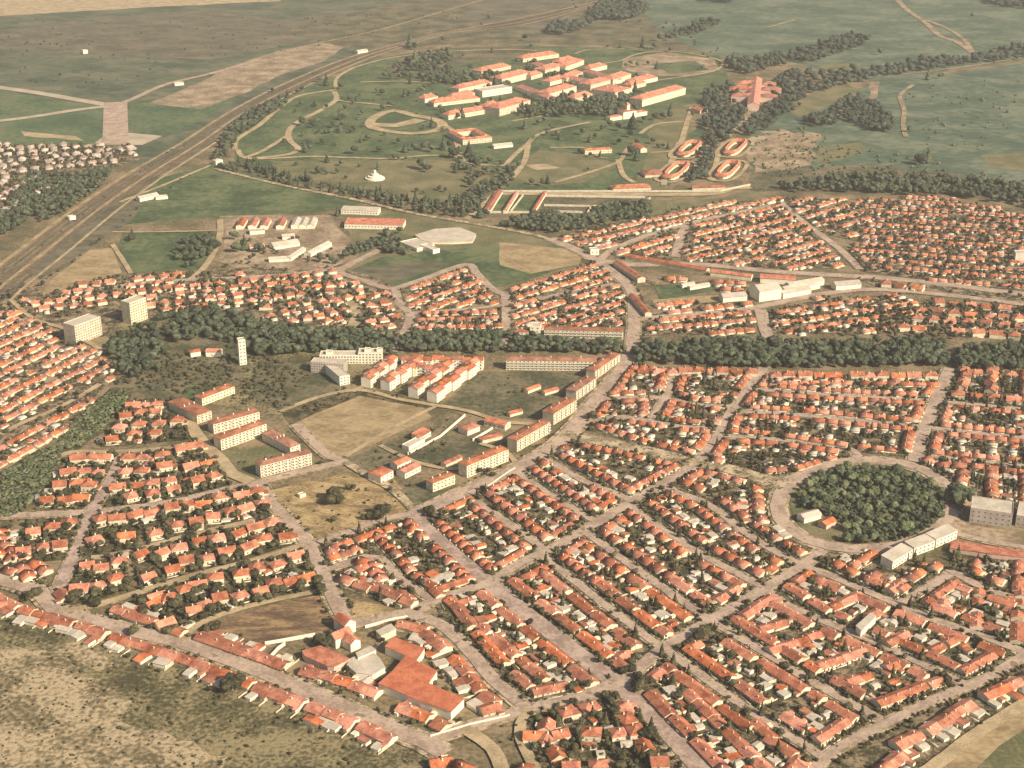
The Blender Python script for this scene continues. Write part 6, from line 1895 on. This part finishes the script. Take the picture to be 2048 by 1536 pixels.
for i, s in enumerate(SH):
    if id(s) in ids:
        e = bpy.data.objects.new('garden_shed', None)
        e.location = (s['x'], s['y'], 0)
        e.rotation_euler = (0, 0, s['rot'])
        e.scale = (s['a'], s['b'], s['h'])
        fin(e, None, f"{ordn(s['n'])} small pale outbuilding from left, {s['block']}", 'shed', f"outbuildings, {s['block']}")
        fin(bpy.data.objects.new('wall', SV[i % 6][0]), parent=e)
        fin(bpy.data.objects.new('roof', SV[i % 6][1]), parent=e)
    else:
        B_.add(SV[i % 6][2], s['x'], s['y'], 0, s['rot'], (s['a'], s['b'], s['h']), rb.random())
fin(B_.build('far_sheds', [M['wall_white'], M['roof_pale'], M['roof_far']]), 'stuff', 'tiny pale outbuildings in the far yards')
print('sheds', len(SH))

# low garden walls: hundreds of thin pale lines between the plots
gq = G()
gq.box(-.5, -.13, -.2, .5, .13, 1.3)
TW = gq.t()
B_ = Big()
for x, y, r, l in WALLS:
    if HH.near(x, y, 3.2) or BH.near(x, y, 2) or RH.near(x, y, .3) or not inview(x, y, 1, 60):
        continue
    B_.add(TW, x, y, 0, r, (l, 1, 1))
fin(B_.build('garden_walls', [M['wallgarden']]), 'stuff', 'low pale garden walls between the plots')

# trees
TREES = [t for t in TREES if inview(t['x'], t['y'], 3, 60)]
number(TREES, lambda t: t['block'])
vis = [t for t in TREES if 'n' in t]
vis.sort(key=lambda t: -(t['r'] * (1.0 if t['kind'] != 'bush' else .6)) / t['y'])
near = [t for t in vis if t['kind'] != 'bush'][:300]
ids = set(map(id, near))
number(near, lambda t: t['block'])
for t in near:
    v = TREE[t['kind']][rb.randrange(5)]
    e = bpy.data.objects.new('conifer' if t['kind'] == 'cone' else 'tree', None)
    e.location = (t['x'], t['y'], 0)
    e.rotation_euler = (0, 0, rb.uniform(0, 6.28))
    e.scale = (t['r'], t['r'] * rb.uniform(.85, 1.15), t['r'] * t['hgt'])
    o = ordn(t['n'])
    if t['block'] == 'OVAL':
        lb, gr = f'{o} broad-crowned tree from left in the oval park', 'trees of the oval park'
    elif t['block'] == 'PARK':
        lb, gr = f'{o} dark tree from left on the hospital lawns and nearby fields', 'single trees of the hospital grounds'
    elif t['block'].startswith(('verges', 'upper', 'middle', 'lower')) and 'verge' in t['block']:
        lb, gr = f"{o} roadside tree from left, {t['block']}", f"roadside trees, {t['block']}"
    elif t['block'] == 'OPEN':
        lb, gr = f'{o} solitary dark tree from left on open lots and verges', 'solitary trees on open lots'
    else:
        lb, gr = f"{o} large garden tree from left, {t['block']}", f"garden trees, {t['block']}"
    fin(e, None, lb, 'tree', gr)
    fin(bpy.data.objects.new('crown', v[t['leaf']]), parent=e)
    fin(bpy.data.objects.new('trunk', v['trunk']), parent=e)
BG, BP = Big(), Big()
for t in TREES:
    if id(t) in ids:
        continue
    (BP if t['leaf'] != 'leaf' else BG).add(TREE[t['kind']][rb.randrange(5)]['T'], t['x'], t['y'], 0, rb.uniform(0, 6.28), (t['r'], t['r'], t['r'] * t['hgt'] * rb.uniform(.8, 1.1)), rb.random())
fin(BG.build('garden_bushes', [M['leaf']]), 'stuff', 'dark bushes, hedges and small trees filling the gardens')
q_ = BP.build('small_park_trees', [M['leaf_dark']])
if q_:
    fin(q_, 'stuff', 'smaller dark park trees')
print('trees', len(TREES), len(near))

# ---- air
HZ = True
if HZ:
    g_ = G()
    g_.box(-7000, -700, -1.0, 7000, 12500, 560.0, 0, True)
    m = bpy.data.materials.new('haze_air')
    m.use_nodes = True
    nd, lk = m.node_tree.nodes, m.node_tree.links
    nd.remove(nd['Principled BSDF'])
    pv = nd.new('ShaderNodeVolumePrincipled')
    pv.inputs['Color'].default_value = (0.97, 0.95, 0.92, 1)
    pv.inputs['Density'].default_value = 0.000045
    pv.inputs['Anisotropy'].default_value = 0.1
    lk.new(pv.outputs[0], nd['Material Output'].inputs['Volume'])
    fin(bpy.data.objects.new('haze', mesh('haze', g_.v, g_.f, [m])), 'stuff')
print('z top', ZC[0], 'objects', len(bpy.data.objects), 'tris', sum(sum(len(p.vertices) - 2 for p in o.data.polygons) for o in bpy.data.objects if o.type == 'MESH' and o.get('kind') == 'stuff'))
